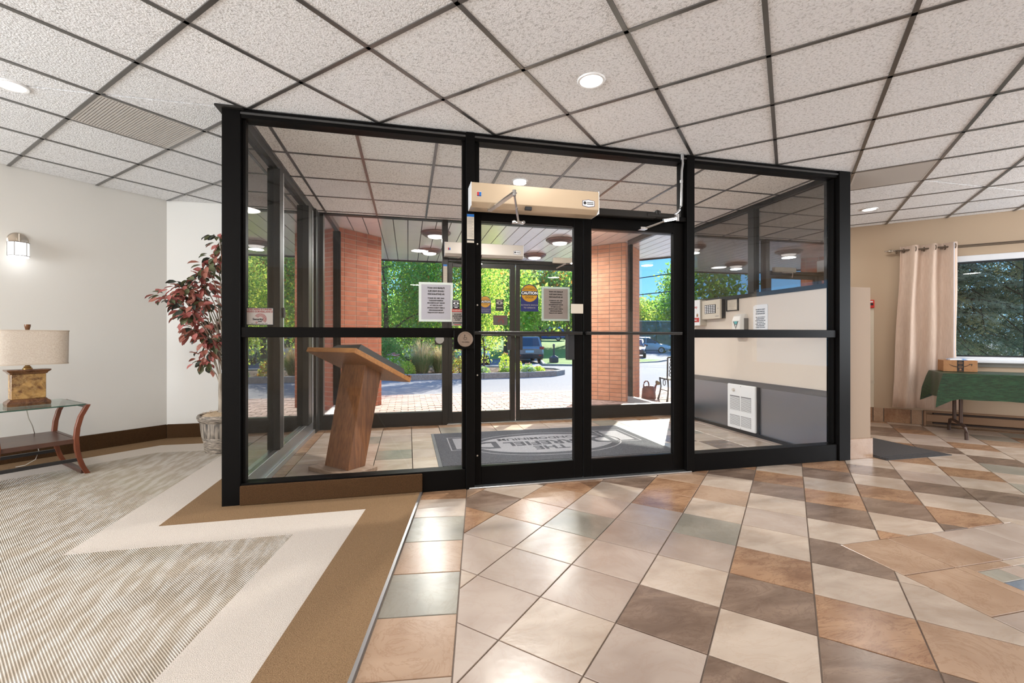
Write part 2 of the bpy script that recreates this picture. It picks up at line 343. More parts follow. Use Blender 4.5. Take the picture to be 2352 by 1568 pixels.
# the bands are cut so that no two pieces lie over one another
X1, X2 = -1.47, -1.765; Y1, Y2 = 3.116, 2.817
DG1, DG2 = 8.03, 7.56; HB1, HB2 = 5.47, 5.13
band('cream_band', C_CR, .0075,
     [(e_(-4, .65), -4), (e_(-4, .322), -4), (e_(Y1, .322), Y1), (e_(Y2, .65), Y2)], [(X2, Y2), (e_(Y2, .65), Y2), (e_(Y1, .322), Y1), (X1, Y1)], [(X2, Y2), (X1, Y1), (X1, HB1), (X2, HB2)],
     [(HB2 - DG2, HB2), (X2, HB2), (X1, HB1), (HB1 - DG1, HB1)],
     clip(rect(-6, 2, -4, 6), [(-1, 1, DG1), (1, -1, -DG2), (HB1 - HB2, (HB2 - DG2) - (HB1 - DG1), (HB1 - HB2) * (HB2 - DG2) + ((HB2 - DG2) - (HB1 - DG1)) * HB2)]))
band('brown_band', C_BR, .009,
     [(e_(-4, .322), -4), (e_(-4, 0), -4), (e_(3.40, 0), 3.40), (e_(Y1, .322), Y1)], [(X1, Y1), (e_(Y1, .322), Y1), (e_(3.40, 0), 3.40), (-1.2, 3.40)], [(X1, Y1), (-1.2, 3.40), (-1.2, 5.84), (X1, HB1)],
     [(HB1 - DG1, HB1), (X1, HB1), (-1.2, 5.84), (5.84 - 8.52, 5.84)],
     clip(rect(-6, 2, -4, 6), [(-1, 1, 8.52), (1, -1, -DG1), (5.84 - HB1, (HB1 - DG1) - (5.84 - 8.52), (5.84 - HB1) * (HB1 - DG1) + ((HB1 - DG1) - (5.84 - 8.52)) * HB1)]))
mb = MB(); mb.prism([(edge(-1), -1), (edge(-1) + .014, -1), (edge(3.38) + .014, 3.385), (edge(3.38), 3.385)], 0, .0105); mb.obj('metal_edge_strip', ALU, floor_c)
# ------------------------------------------------------------------ ceiling
H = 2.708
C_T = mat('fissured_acoustic_tile', srgb(243, 243, 244), .95, col2=srgb(196, 195, 194), ns=75, nd=4, ramp=(.5, .72), bump=.7, bs=110, spec=.1, vary=.025)
C_V = mat('fissured_vestibule_tile', srgb(250, 249, 247), .95, col2=srgb(196, 193, 189), ns=75, nd=4, ramp=(.5, .70), bump=.7, bs=110, spec=.1, vary=.03)
C_PL = mat('plain_ceiling_board', srgb(222, 220, 218), .9)
BAR = mat('dark_ceiling_grid_bar', (.20, .195, .19), .34, .85)
cl = MB(); cl.prism([(-6, -4), (9.3, -4), (9.3, 1.9), (5.3, 5.9), (-2.7, 5.86), (-6, 2.53)], H + .02, H + .06)
ceil = struct(cl.obj('ceiling', C_PL))
CR = [[(0, 1, 3.39), LW, WR, (0, -1, -.3)], [(0, -1, -3.39), (1, 0, -1.2), LW, BW], [(0, -1, -3.39), (-1, 0, -4.0), WR, (0, 1, 5.9)]]
CREG = CR
DX = .8621; OX = -2.7275; OY = 2.3125
# openings in single tiles (downlights and grilles keep their own cells)
GR = {}
def cell(x, y): return (math.floor((x - y - OX) / DX), math.floor((x + y - OY) / DX))
GC = [cell(-1.93, 3.80), cell(4.55, 3.40)]
for i in range(-9, 15):
    for j in range(-4, 14):
        c = diag(i, j, OX, DX, OY, DX); cx = sum(p[0] for p in c) / 4; cy = sum(p[1] for p in c) / 4
        d = .2267 * cx + .974 * cy; lat = .974 * cx - .2267 * cy
        if d < 1.2 or abs(lat) > 1.25 * d + .7: continue
        b = MB(); ok = False; grille = (i, j) in GC
        for r in CREG:
            p = clip(c, r)
            if len(p) > 2 and area(p) > 1e-3: ok |= tile_mesh(b, p, .018, H + .004, H + .022, .003)
        if not ok: continue
        if not grille: b.obj('ceiling_tile', C_T, ceil)
        else:
            for r in CREG:
                p = clip(c, r)
                if len(p) > 2: GR.setdefault((i, j), []).append(inset(p, .014))
def bar(poly_list, par):
    b = MB()
    for p in poly_list:
        if len(p) > 2: b.prism(ccw(p), H - .002, H + .006)
    if b.v: b.obj('grid_bar', BAR, par)
for k in range(-9, 15):
    u0 = OX + k * DX; bar([clip(rect(-7, 10, -1, 7), r[:] + [(1, -1, u0 + .017), (-1, 1, -u0 + .017)]) for r in CREG], ceil)
for k in range(-3, 14):
    v0 = OY + k * DX; bar([clip(rect(-7, 10, -1, 7), r[:] + [(1, 1, v0 + .017), (-1, -1, -v0 + .017)]) for r in CREG], ceil)
# vestibule ceiling
cv = MB(); cv.box(-1.12, 3.96, 3.41, 5.97, H + .02, H + .06); ceilv = struct(cv.obj('ceiling.001', C_PL))
cx_ = [-1.11] + [-.385 + .61 * k for k in range(-1, 8)] + [3.95]; cy_ = [3.41] + [4.095 - .59 + .59 * k for k in range(0, 5)] + [5.96]
for i in range(len(cx_) - 1):
    for j in range(len(cy_) - 1):
        b = MB()
        if tile_mesh(b, rect(cx_[i], cx_[i + 1], cy_[j], cy_[j + 1]), .018, H + .004, H + .022, .003):
            b.obj('ceiling_tile', C_T if (i * 5 + j * 3) % 7 == 0 else C_V, ceilv)
for x in cx_[1:-1]: b = MB(); b.box(x - .012, x + .012, 3.41, 5.96, H - .002, H + .006); b.obj('grid_bar', BAR, ceilv)
for y in cy_[1:-1]: b = MB(); b.box(-1.11, 3.95, y - .012, y + .012, H - .001, H + .006); b.obj('grid_bar', BAR, ceilv)
# slatted return-air grilles that fill one cell each
FIN = mat('pale_grille_fin', srgb(200, 194, 188), .5); DARK = mat('dark_duct', (.03, .03, .03), .9)
def grille(key, label):
    c = diag(*key, OX, DX, OY, DX); cx = sum(p[0] for p in c) / 4; cy = sum(p[1] for p in c) / 4
    g = thing('ceiling_grille', label, 'vent', (cx, cy, H), R(45), 'slatted grilles in the lobby ceiling')
    b = MB(); b.box(-.29, .29, -.29, .29, .012, .016); b.obj('duct_back', DARK, g)
    b = MB(); [b.box(*q) for q in ((-.295, .295, -.295, -.28, -.001, .012), (-.295, .295, .28, .295, -.001, .012), (-.295, -.28, -.28, .28, -.001, .012), (.28, .295, -.28, .28, -.001, .012))]; b.obj('frame', FIN, g)
    f = MB(); f.box(-.0055, .0055, -.28, .28, .0, .012); o = f.obj('slat', FIN, g, loc=(-.27, 0, 0))
    for k in range(1, 34): q = o.copy(); COL.objects.link(q); q.location = (-.27 + .0164 * k, 0, 0)
grille(GC[0], 'square slatted air grille in the ceiling above the cream wall')
grille(GC[1], 'square slatted air grille in the ceiling beside the tan half wall')
# ------------------------------------------------------------------ walls
HW = 2.95
def wall(name, poly, z0, z1, m): b = MB(); b.prism(ccw(poly), z0 - .2, z1); return struct(b.obj(name, m))
wall('wall_left', [(-6, 2.53), (-2.68, 5.85), (-2.68, 5.99), (-2.82, 5.99), (-6.15, 2.60)], 0, HW, WALL_L)
wall('wall_front_left', rect(-2.68, -1.235, 5.85, 5.99), 0, HW, WALL_L)
for nm, x0, x1, y0, y1, w0, w1, m in (('wall_far_left', -6.15, -6, -4.1, 2.6, -3.3, 2.1, WALL_L), ('wall_far_right', 9.3, 9.45, -4.1, 1.9, -3.7, 1.5, WALL_R)):
    b = MB(); [b.box(x0, x1, *q) for q in ((y0, w0, -.2, HW), (w1, y1, -.2, HW), (w0, w1, -.2, .5), (w0, w1, 2.5, HW))]; struct(b.obj(nm, m))  # side openings are added for the fill lights
wall('wall_front_right', rect(4.332, 5.36, 5.9, 6.04), 0, HW, WALL_R)
# right wall at 45 degrees with a window opening (t runs along the wall)
def RW(t, n, z): return ((5.6 + n * .7071) + t * .7071, (5.6 + n * .7071) - t * .7071, z)
MR = Mx((5.6, 5.6, 0), (.7071, -.7071, 0), (.7071, .7071, 0), (0, 0, 1))
W0, W1, WZ0, WZ1 = 1.58, 2.52, .87, 2.17
b = MB()
for q in ((-.45, W0, 0, .14, -.2, HW), (W1, 5.3, 0, .14, -.2, HW), (W0, W1, 0, .14, -.2, WZ0), (W0, W1, 0, .14, WZ1, HW)): b.box(*q, MR)
struct(b.obj('wall_right', WALL_R))
wall('wall_back', rect(-6, 9.3, -4.15, -4), 0, HW, WALL_R)
rf = MB(); rf.prism([(-6.3, -4.3), (9.6, -4.3), (9.6, 2.2), (5.6, 6.25), (-2.8, 6.1), (-6.3, 2.6)], 2.96, 3.4); struct(rf.obj('roof', mat('roof_deck', (.2, .2, .2), .9)))
# baseboards
b = MB(); b.prism([(-6, 2.53), (-2.68, 5.85), (-2.672, 5.83), (-5.98, 2.52)], 0, .165); struct(b.obj('baseboard_left', C_BB, bev=.004))
b = MB(); b.prism(rect(-2.672, -1.235, 5.83, 5.85), 0, .165); struct(b.obj('baseboard_front_left', C_BB, bev=.004))
# tile baseboard on the right wall: separate tiles
bb = MB(); bb.box(-.2, 1.5, -.006, 0, 0, .185, MR); bbr = struct(bb.obj('baseboard_right', GROUT))
for i, (t0, t1) in enumerate(((.55, .86), (.865, .975), (.98, 1.09), (1.095, 1.375), (1.38, 1.49))):
    q = MB(); q.box(t0 + .002, t1 - .002, -.018, -.006, 0, .188, MR); q.obj('tile', TM['STSTS'[i]], bbr, bev=.002)
# half wall that closes the right side of the vestibule
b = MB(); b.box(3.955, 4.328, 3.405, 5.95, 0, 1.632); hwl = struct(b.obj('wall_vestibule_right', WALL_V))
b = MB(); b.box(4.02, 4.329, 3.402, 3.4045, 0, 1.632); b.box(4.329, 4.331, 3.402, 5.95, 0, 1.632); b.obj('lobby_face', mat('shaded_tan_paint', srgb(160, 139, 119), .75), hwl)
q = MB(); q.box(4.055, 4.34, 3.385, 3.402, 0, .19); q.obj('tile', T_S, hwl, bev=.003)
q = MB(); q.box(4.331, 4.345, 3.387, 3.72, 0, .19); q.obj('tile', T_T, hwl, bev=.003)
# steel wainscot inside the vestibule
wn = MB(); wn.box(3.944, 3.955, 3.50, 4.36, .04, .575); wains = struct(wn.obj('trim_1', STEEL)); wains['label'] = 'brushed steel wainscot panel right of the heater'
wn = MB(); wn.box(3.944, 3.955, 4.84, 5.94, .04, .575); wn.obj('panel', STEEL, wains)
wn = MB(); wn.box(3.936, 3.955, 3.50, 5.94, .575, .635); wn.obj('cap_rail', mat('steel_cap', (.17, .165, .165), .4, .7), wains, bev=.002)
wn = MB(); wn.box(3.925, 3.955, 3.50, 5.94, 0, .04); wn.obj('base_strip', BRONZE, wains, bev=.002)
# ------------------------------------------------------------------ glazed vestibule: front partition
ZT = 2.640
def member(x0, x1, y0, y1, z0, z1, name, par, m=BLACK, bev=.003): b = MB(); b.box(x0, x1, y0, y1, z0, z1); return b.obj(name, m, par, bev=bev)
def pane(x0, x1, y, z0, z1, par, m=GLASS, t=.006): b = MB(); b.box(x0, x1, y - t / 2, y + t / 2, z0, z1); return b.obj('glass_pane', m, par)
fp = thing('glazed_partition', 'black aluminium glazed partition that faces the lobby, between the two corner posts', 'partition', (0, 0, 0))
fp['kind'] = 'structure'
FY0, FY1 = 3.38, 3.485
member(-1.225, -1.112, 3.375, 3.50, 0, H + .0, 'corner_post', fp); member(3.92, 4.05, 3.365, 3.50, 0, H + .0, 'corner_post', fp)
member(-1.26, -1.09, 3.345, 3.52, H - .012, H + .003, 'post_cap', fp, BRONZE)
member(.427, .493, FY0 - .012, FY1, 0, H, 'mullion', fp); member(2.318, 2.39, FY0 - .012, FY1, 0, H, 'mullion', fp)
for x0, x1 in ((-1.112, .427), (.493, 2.318), (2.39, 3.92)):
    member(x0, x1, FY0, FY1, ZT + .006, H, 'top_rail', fp)
    member(x0, x1, FY0 - .008, FY0 + .03, ZT + .03, ZT + .046, 'top_bead', fp, mat('rail_edge_highlight', (.09, .09, .09), .3, .6))  # lighter bead puts the top rail's highlight into its colour
for x0, x1 in ((-1.112, .427), (2.39, 3.92)):
    member(x0, x1, FY0, FY1, 0, .152, 'bottom_rail', fp); member(x0, x1, FY0 + .006, FY1 - .006, 1.15, 1.222, 'mid_rail', fp)
    pane(x0 + .0, x1, 3.43, .152, 1.15, fp); pane(x0, x1, 3.43, 1.222, ZT + .006, fp)
    for xx in (x0, x1 - .024): member(xx, xx + .024, FY0 + .025, FY1 - .025, .152, ZT + .006, 'glazing_stop', fp)
member(.493, 2.318, FY0, FY1, 2.138, 2.178, 'transom_bar', fp); pane(.493, 2.318, 3.43, 2.178, ZT + .006, fp)
for xx in (.493, 2.278): member(xx, xx + .04, FY0 + .02, FY1 - .02, 2.178, ZT + .006, 'glazing_stop', fp)
member(.45, 2.36, 3.36, 3.5, .0, .012, 'threshold', fp, ALU)
b = MB(); b.box(-1.112, .103, 3.36, 3.38, .009, .142); b.obj('carpet_base', C_BB, fp, bev=.006, seg=2)
# the pair of doors
def door(name, label, x0, x1, y, z1, gx0, gx1, gz0, gz1, m=BLACK, depth=.045, bar_z=1.19, group=None, barside=-1):
    d = thing(name, label, 'door', ((x0 + x1) / 2, y, 0), 0, group); cx = (x0 + x1) / 2; X = lambda v: v - cx
    for a, c, nm in ((x0, gx0, 'stile'), (gx1, x1, 'stile')): member(X(a), X(c), -depth / 2, depth / 2, .014, z1, nm, d, m)
    member(X(gx0), X(gx1), -depth / 2, depth / 2, .014, gz0, 'bottom_rail', d, m); member(X(gx0), X(gx1), -depth / 2, depth / 2, gz1, z1, 'top_rail', d, m)
    b = MB(); b.box(X(gx0), X(gx1), -.003, .003, gz0, gz1); b.obj('glass_pane', GLASS, d)
    b = MB(); b.tube([(X(gx0) - .06, barside * .055, bar_z), (X(gx1) + .06, barside * .055, bar_z)], .009, 10)
    b.box(X(gx0) - .06, X(gx1) + .06, barside * .05 - .01, barside * .05 + .01, bar_z - .016, bar_z - .004)
    for q in (X(gx0) - .05, X(gx1) + .04): b.tube([(q, 0, bar_z), (q, barside * .055, bar_z)], .008, 8)
    b.obj('push_bar', mat('dark_push_bar', (.05, .05, .05), .3, .6), d)
    return d
dl = door('entrance_door', 'left leaf of the inner glass double doors, under the beige operator box', .496, 1.387, 3.435, 2.135, .551, 1.310, .155, 2.052)
dr = door('entrance_door', 'right leaf of the inner glass double doors, under the slim dark closer', 1.393, 2.315, 3.435, 2.135, 1.463, 2.215, .155, 2.046)
SCREW = mat('nickel_screw', (.6, .58, .55), .3, .9)
for z in (1.87, 1.40, .86, .24): b = MB(); b.lathe([(.001, .004), (.006, .003), (.007, 0)], 10, Mx((.52 - .9415, -.0225, z), (1, 0, 0), (0, 0, 1), (0, -1, 0))); b.obj('screw', SCREW, dl)
b = MB(); b.box(1.283 - .9415, 1.386 - .9415, -.034, -.0225, 1.345, 1.422); b.obj('strike_guard', CREAMP, dl, bev=.002)
b = MB(); b.box(1.255 - .9415, 1.312 - .9415, -.03, .03, .97, 1.185); b.obj('exit_device', INK, dl, bev=.004)
# operator box with its arm
OPC = mat('beige_operator_cover', srgb(206, 184, 156), .35, .25)
def operator(label, x0, x1, y1, z0, z1, dep, mcov, m_u=.0):
    o = thing('door_operator', label, 'door operator', ((x0 + x1) / 2, y1 - .012, z0), 0, None); w = (x1 - x0) / 2; h = z1 - z0
    prof = [(0, 0), (-dep * .72, 0), (-dep, .03), (-dep, h), (0, h)]
    b = MB(); b.loft([[(-w, p[0], p[1]) for p in prof], [(w, p[0], p[1]) for p in prof]]); b.obj('cover', mcov, o, bev=.002)
    for q in (-w - .004, w): b = MB(); b.box(q, q + .004, -dep, 0, .0, h + .002); b.obj('end_plate', WHITE, o)
    b = MB(); b.box(-.09, -.04, -dep * .95, -dep * .80, -.002, .022); b.obj('badge', INK, o)
    M = Mx((-w + .055, -dep - .001, .085), (1, 0, 0), (0, 0, 1), (0, -1, 0))
    b = MB(); b.box(-.018, .018, -.018, .018, 0, .001, M); b.m = 1; b.box(-.016, .0, -.010, .016, .001, .0016, M); b.m = 2; b.box(.0, .016, -.010, .016, .001, .0016, M); b.m = 3; b.box(-.016, .016, -.016, -.010, .001, .0016, M)
    b.obj('maker_emblem', [WHITE, RED, BLUE, NAVY], o)
    M = Mx((w - .085, -dep - .001, .075), (1, 0, 0), (0, 0, 1), (0, -1, 0))
    b = MB(); hx = [(-.05, -.02), (0, -.03), (.05, -.02), (.05, .02), (0, .03), (-.05, .02)]; b.prism(hx, 0, .001, M); b.m = 1; b.prism([(x * .93, y * .88) for x, y in hx], .001, .0016, M); lab = b.obj('service_label', [NAVY, PAPER], o)
    b = MB(); b.lathe([(.012, 0), (.012, .001), (.004, .001)], 12, M @ Matrix.Translation((-.03, .002, .0016))); b.box(-.014, .04, .004, .010, .0016, .002, M); b.box(-.014, .04, -.008, -.002, .0016, .002, M); b.obj('label_print', INK, lab)
    return o
op = operator('beige box operator with jointed chrome arm above the inner left door leaf', .447, 1.436, 3.378, 2.105, 2.275, .155, OPC)
ax = .9415
def arm(o, pts, ox, oy, oz, widths=(.02, .012)):
    L = [Vector((p[0] - ox, p[1] - oy, p[2] - oz)) for p in pts]
    b = MB(); d = (L[1] - L[0]).normalized(); s = d.cross(Vector((0, 0, 1))).normalized(); n = Vector((0, 0, 1))
    r = lambda p: [p + s * widths[0] + n * .006, p - s * widths[0] + n * .006, p - s * widths[0] - n * .006, p + s * widths[0] - n * .006]
    b.loft([r(L[0] - d * .03), r(L[1] + d * .01)]); a1 = b.obj('main_arm', CHROME, o, bev=.003)
    b = MB(); b.tube([L[1] - Vector((0, 0, .02)), L[1] + Vector((0, 0, .02))], .014, 12); b.obj('elbow', CHROME, o)
    b = MB(); b.tube([L[1], L[1] * .55 + L[2] * .45, L[1] * .54 + L[2] * .46, L[2]], [.008, .008, .011, .009], 10); b.obj('forearm', CHROME, o)
    b = MB(); b.box(L[2].x - .05, L[2].x + .045, L[2].y, L[2].y + .03, L[2].z - .012, L[2].z + .012)
    for q in (-.035, .04): b.tube([(L[2].x + q, L[2].y + .01, L[2].z), (L[2].x + q, L[2].y - .012, L[2].z)], .013, 12)
    b.obj('door_shoe', CHROME, o, bev=.003)
arm(op, [(.60, 3.26, 2.098), (.715, 3.02, 2.15), (.835, 3.375, 2.045)], ax, 3.378, 2.105)
# slim closer on the right leaf
cz = thing('door_closer', 'slim dark closer with chrome arm above the inner right door leaf', 'door closer', (1.90, 3.378, 2.14))
b = MB(); b.box(-.455, .10, -.05, 0, -.005, .05); b.obj('closer_body', BRONZE, cz, bev=.006)
b = MB(); b.tube([(.02, -.03, .022), (.27, -.03, .022)], .026, 16); b.lathe([(.03, .0), (.03, .03), (.001, .045)], 14, Matrix.Translation((.12, -.03, .03))); b.obj('closer_cylinder', BRONZE, cz, smooth=True)
b = MB(); b.tube([(.29, -.06, .0), (.14, -.10, -.04), (.0, -.04, -.09)], .009, 8); b.tube([(.29, -.06, .012), (.13, -.105, -.028)], .009, 8); b.tube([(.29, -.06, -.02), (.29, -.06, .04)], .014, 10)
b.box(-.04, .02, -.05, .0, -.098, -.08); b.obj('arm', CHROME, cz)
# conduit beside the right mullion
cd = MB(); pts = [(2.26, 3.355, 2.70), (2.262, 3.35, 2.62), (2.25, 3.345, 2.56), (2.245, 3.345, 2.30)] + [(2.245 - .13 * (1 - cos(a)), 3.345, 2.28 - .11 * sin(a)) for a in (.2, .5, .8, 1.1, 1.35, 1.57)]
cd.tube(pts, .0095, 10); cd.tube([(2.246, 3.345, 2.455), (2.246, 3.345, 2.475)], .013, 10); cd.tube([(2.26, 3.355, 2.655), (2.26, 3.355, 2.70)], .014, 10)
tag(cd.obj('cable_conduit', ALU, smooth=True), 'bent grey metal conduit running down the transom to the slim closer', 'conduit')
# push plate for the automatic door
ab = thing('door_push_plate', 'round steel accessible door button on a black box at the middle mullion', 'button', (.417, 3.372, 1.137))
b = MB(); b.box(-.085, .07, -.03, 0, -.075, .07); b.obj('back_box', BLACK, ab, bev=.004)
MP = Mx((0, -.03, 0), (1, 0, 0), (0, 0, 1), (0, -1, 0))
b = MB(); b.lathe([(.052, 0), (.058, .004), (.058, .012), (.054, .018), (.048, .018), (.046, .015), (.001, .016)], 40, MP); pl = b.obj('disc', mat('brushed_taupe_steel', srgb(150, 132, 118), .4, .5), ab, smooth=True)
b = MB(); MQ = MP @ Matrix.Translation((0, 0, .0165)); b.lathe([(.004, 0), (.004, .0006), (.0005, .0006)], 12, MQ @ Matrix.Translation((-.005, .030, 0)))
b.box(-.0065, -.0035, .006, .025, 0, .0006, MQ); b.box(-.0065, .010, .012, .0145, 0, .0006, MQ); b.box(.008, .0105, .002, .0145, 0, .0006, MQ); b.ring(.011, .0135, 0, .0006, 20, R(150), R(350), M=MQ @ Matrix.Translation((-.002, .008, 0)))
b.obj('wheelchair_symbol', INK, pl); text('TO OPEN', .0125, INK, pl, MQ @ Matrix.Translation((0, -.022, 0)))
# ------------------------------------------------------------------ stickers and notices on the front glazing
def sheet(name, label, cat, x0, x1, z0, z1, y, m, group=None, t=.0012):
    b = MB(); b.box(-(x1 - x0) / 2, (x1 - x0) / 2, -t / 2, t / 2, -(z1 - z0) / 2, (z1 - z0) / 2)
    o = b.obj(name, m, loc=((x0 + x1) / 2, y, (z0 + z1) / 2)); return tag(o, label, cat, group)
NOTE = ('PLEASE DO NOT\nLEAVE PARCELS\nIN ENTRANCE!!!', 'DIAL 1001 OR SELECT\nSUPERINTENDENT\nFROM THE INTERCOM\nFOR ACCESS TO\nLOBBY TABLE ACROSS\nFROM MAILBOXES\nTHANK YOU PCC#19')
def note(label, x0, x1, z0, z1, y, rim, face):
    w, h = x1 - x0, z1 - z0
    o = sheet('parcel_notice', label, 'notice', x0, x1, z0, z1, y, rim, 'parcel notices on the glass')
    b = MB(); b.box(-w / 2 + w * .075, w / 2 - w * .075, -.0016, .0016, -h / 2 + h * .055, h / 2 - h * .055); f = b.obj('printed_sheet', face, o)
    text(NOTE[0], h * .058, INK, f, BACK(0, 0, h * .275), 'heading', ext=.003, space=1.35, bold=.0005)
    text(NOTE[1], h * .043, INK, f, BACK(0, 0, -h * .09), 'lettering', ext=.003, space=1.42, bold=.0004)
note('parcel notice in a white holder, seen from behind, on the glass left of the doors', .078, .335, 1.271, 1.569, 3.437, mat('white_plastic_sleeve', srgb(226, 232, 226), .4), PAPERG)
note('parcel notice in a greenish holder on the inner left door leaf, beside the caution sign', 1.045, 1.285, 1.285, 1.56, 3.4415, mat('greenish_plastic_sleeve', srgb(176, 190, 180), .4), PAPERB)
# security sticker
sc = sheet('surveillance_sticker', 'small video surveillance sticker with red arcs in the corner of the left pane', 'sticker', -1.093, -.918, 1.236, 1.357, 3.426, INK)
b = MB(); b.box(-.083, .083, -.0012, 0, -.056, .056); ff = b.obj('face', GREY, sc)
text('THIS AREA IS UNDER\nVIDEO SURVEILLANCE', .0165, DKRED, ff, FRONT(0, -.0015, .040), 'heading', space=.95, bold=.0003)
b = MB()
for r in (.018, .024, .030, .036): b.ring(r, r + .0028, 0, .0006, 24, R(-40), R(150), M=FRONT(.004, -.0012, -.018))
for r in (.030, .036): b.ring(r, r + .0028, 0, .0006, 6, R(215), R(238), M=FRONT(.004, -.0012, -.018))
b.obj('arcs', DKRED, ff); text('Security', .020, INK, ff, FRONT(-.012, -.0024, -.020), bold=.0005); text('TEAM', .010, INK, ff, FRONT(.0, -.0024, -.036), bold=.0004)
b = MB(); [b.box(-.055 + k * .022, -.055 + k * .022 + .016, -.0018, -.0012, -.052, -.0495) for k in range(5)]; b.obj('fine_print', INK, ff)
# eye and warning stickers
ey = sheet('eye_sticker', 'black sticker with a white eye beside the white framed notice', 'sticker', .330, .385, 1.362, 1.437, 3.426, INK)
b = MB(); b.prism([(.022 * cos(a), .010 * sin(a)) for a in [2 * pi * k / 16 for k in range(16)]], .0006, .0012, FRONT(0, 0, .012)); b.box(-.022, .022, -.0014, 0, .029, .033); b.box(-.02, .02, -.0014, 0, -.010, -.006); b.box(-.012, .012, -.0014, 0, -.022, -.017); b.obj('white_print', PAPER, ey)
b = MB(); b.lathe([(.008, .0012), (.008, .0018), (.0005, .0018)], 14, FRONT(0, 0, .012)); b.obj('pupil', INK, ey)
wa = sheet('alarm_warning_sticker', 'grey burglar alarm sticker with a red warning bar beside the white framed notice', 'sticker', .325, .412, 1.240, 1.368, 3.426, GREY)
b = MB(); b.box(-.0435, .0435, -.0014, 0, .043, .064); b.obj('red_bar', RED, wa); text('WARNING', .0175, CREAMP, wa, FRONT(0, -.0016, .0535), bold=.0002)
text('24 HOUR\nMONITORED\nBURGLAR\nALARM', .0125, INK, wa, FRONT(0, -.0008, .002), bold=.0006, space=1.15); b = MB(); b.box(-.036, .036, -.0012, 0, -.046, -.038); b.obj('fine_print', INK, wa); b = MB(); b.box(-.026, .026, -.0012, 0, -.058, -.053); b.obj('red_print', RED, wa)
# caution sign
def caution(label, cx, cz, y, M0, s=1.0):
    c = thing('caution_sign', label, 'sign', (cx, y, cz), 0, 'automatic door signs')
    arc = [(.073 * s * cos(a), .035 * s + .073 * s * sin(a)) for a in [pi * k / 20 for k in range(21)]]
    b = MB(); b.prism([(-.073 * s, -.108 * s), (.073 * s, -.108 * s)] + arc, 0, .001, M0); b.obj('plate', NAVY, c)
    b = MB(); b.prism([(.067 * s * cos(a), .035 * s + .067 * s * sin(a)) for a in [2 * pi * k / 36 for k in range(36)]], .001, .0015, M0); b.obj('disc', YELLOW, c)
    b = MB(); b.box(-.07 * s, .07 * s, .02 * s, .054 * s, .0015, .002, M0); b.obj('black_band', INK, c)
    text('CAUTION', .030 * s, PAPER, c, M0 @ Matrix.Translation((0, .037 * s, .002)), bold=.0006); text('AUTOMATIC', .019 * s, INK, c, M0 @ Matrix.Translation((0, .068 * s, .0015)))
    text('DOOR', .023 * s, INK, c, M0 @ Matrix.Translation((0, .003 * s, .0015))); text('ACTIVATE SWITCH\nTO OPERATE', .0165 * s, GREY, c, M0 @ Matrix.Translation((0, -.069 * s, .001)), space=1.3)
    return c
caution('yellow and navy automatic caution door sign on the inner left door leaf', .941, 1.466, 3.4305, FRONT(0, 0, 0))
# adhesive instruction strip on the mullion
st = sheet('instruction_strip', 'narrow blue topped instruction strip on the mullion left of the inner doors', 'sticker', .434, .488, 1.868, 2.085, 3.3672, CREAMP)
b = MB(); b.box(-.027, .027, -.0012, 0, .088, .108); b.obj('blue_head', BLUE, st); b = MB(); b.box(-.027, .027, -.0012, 0, -.092, -.082); b.obj('black_bar', INK, st)
b = MB(); [b.box(-.021, .021 - .010 * (k % 3 == 2), -.0012, 0, .078 - k * .008, .081 - k * .008) for k in range(19)]; b.obj('fine_print', GREY, st)
# ------------------------------------------------------------------ left side glazing
lw = thing('glazed_side_wall', 'bronze framed glass side wall at the left of the vestibule', 'partition'); lw['kind'] = 'structure'
member(-1.225, -1.112, 3.50, 5.95, 0, .16, 'bottom_rail', lw, mat('light_grey_sill', (.30, .30, .30), .3, .7)); member(-1.13, -1.09, 3.50, 5.95, 0, .05, 'sill_trim', lw, mat('bright_sill_trim', (.45, .45, .45), .3, .7))  # rail is a lighter grey metal than the bronze frame
member(-1.225, -1.112, 3.50, 5.95, 2.64, H, 'top_rail', lw, BRONZE); member(-1.19, -1.10, 4.30, 4.42, .16, 2.64, 'mullion', lw, BRONZE)
member(-1.103, -1.098, 4.41, 4.42, .16, 2.64, 'edge_glint', lw, ALU); member(-1.225, -1.09, 5.42, 5.62, .16, 2.64, 'jamb', lw, BRONZE); member(-1.225, -1.08, 5.78, 5.95, 0, H, 'corner_post', lw, BRONZE)  # aluminium strips are added for the bright reflection along the frame edges
member(-1.10, -1.085, 4.36, 4.42, 1.33, 1.42, 'latch', lw, INK); member(-1.088, -1.083, 5.60, 5.63, .16, 2.64, 'edge_glint', lw, ALU)
for y0, y1 in ((3.50, 4.30), (4.42, 5.42), (5.62, 5.78)): b = MB(); b.box(-1.158, -1.152, y0, y1, .16, 2.64); b.obj('glass_pane', GLASSL, lw)
# ------------------------------------------------------------------ clerestory on the half wall
cw = thing('clerestory_window', 'dark framed window band on top of the beige half wall', 'window'); cw['kind'] = 'structure'
member(3.94, 4.06, 3.50, 5.94, 1.632, 1.678, 'sill', cw, BRONZE); member(3.95, 4.05, 3.50, 5.94, 2.665, H, 'head', cw, BRONZE)
for y0, y1 in ((3.50, 3.55), (4.455, 4.55), (5.86, 5.94)): member(3.945, 4.05, y0, y1, 1.678, 2.665, 'mullion', cw, BRONZE)
for y0, y1 in ((3.55, 4.455), (4.55, 5.86)): b = MB(); b.box(3.985, 3.991, y0, y1, 1.678, 2.665); b.obj('glass_pane', GLASSR, cw)
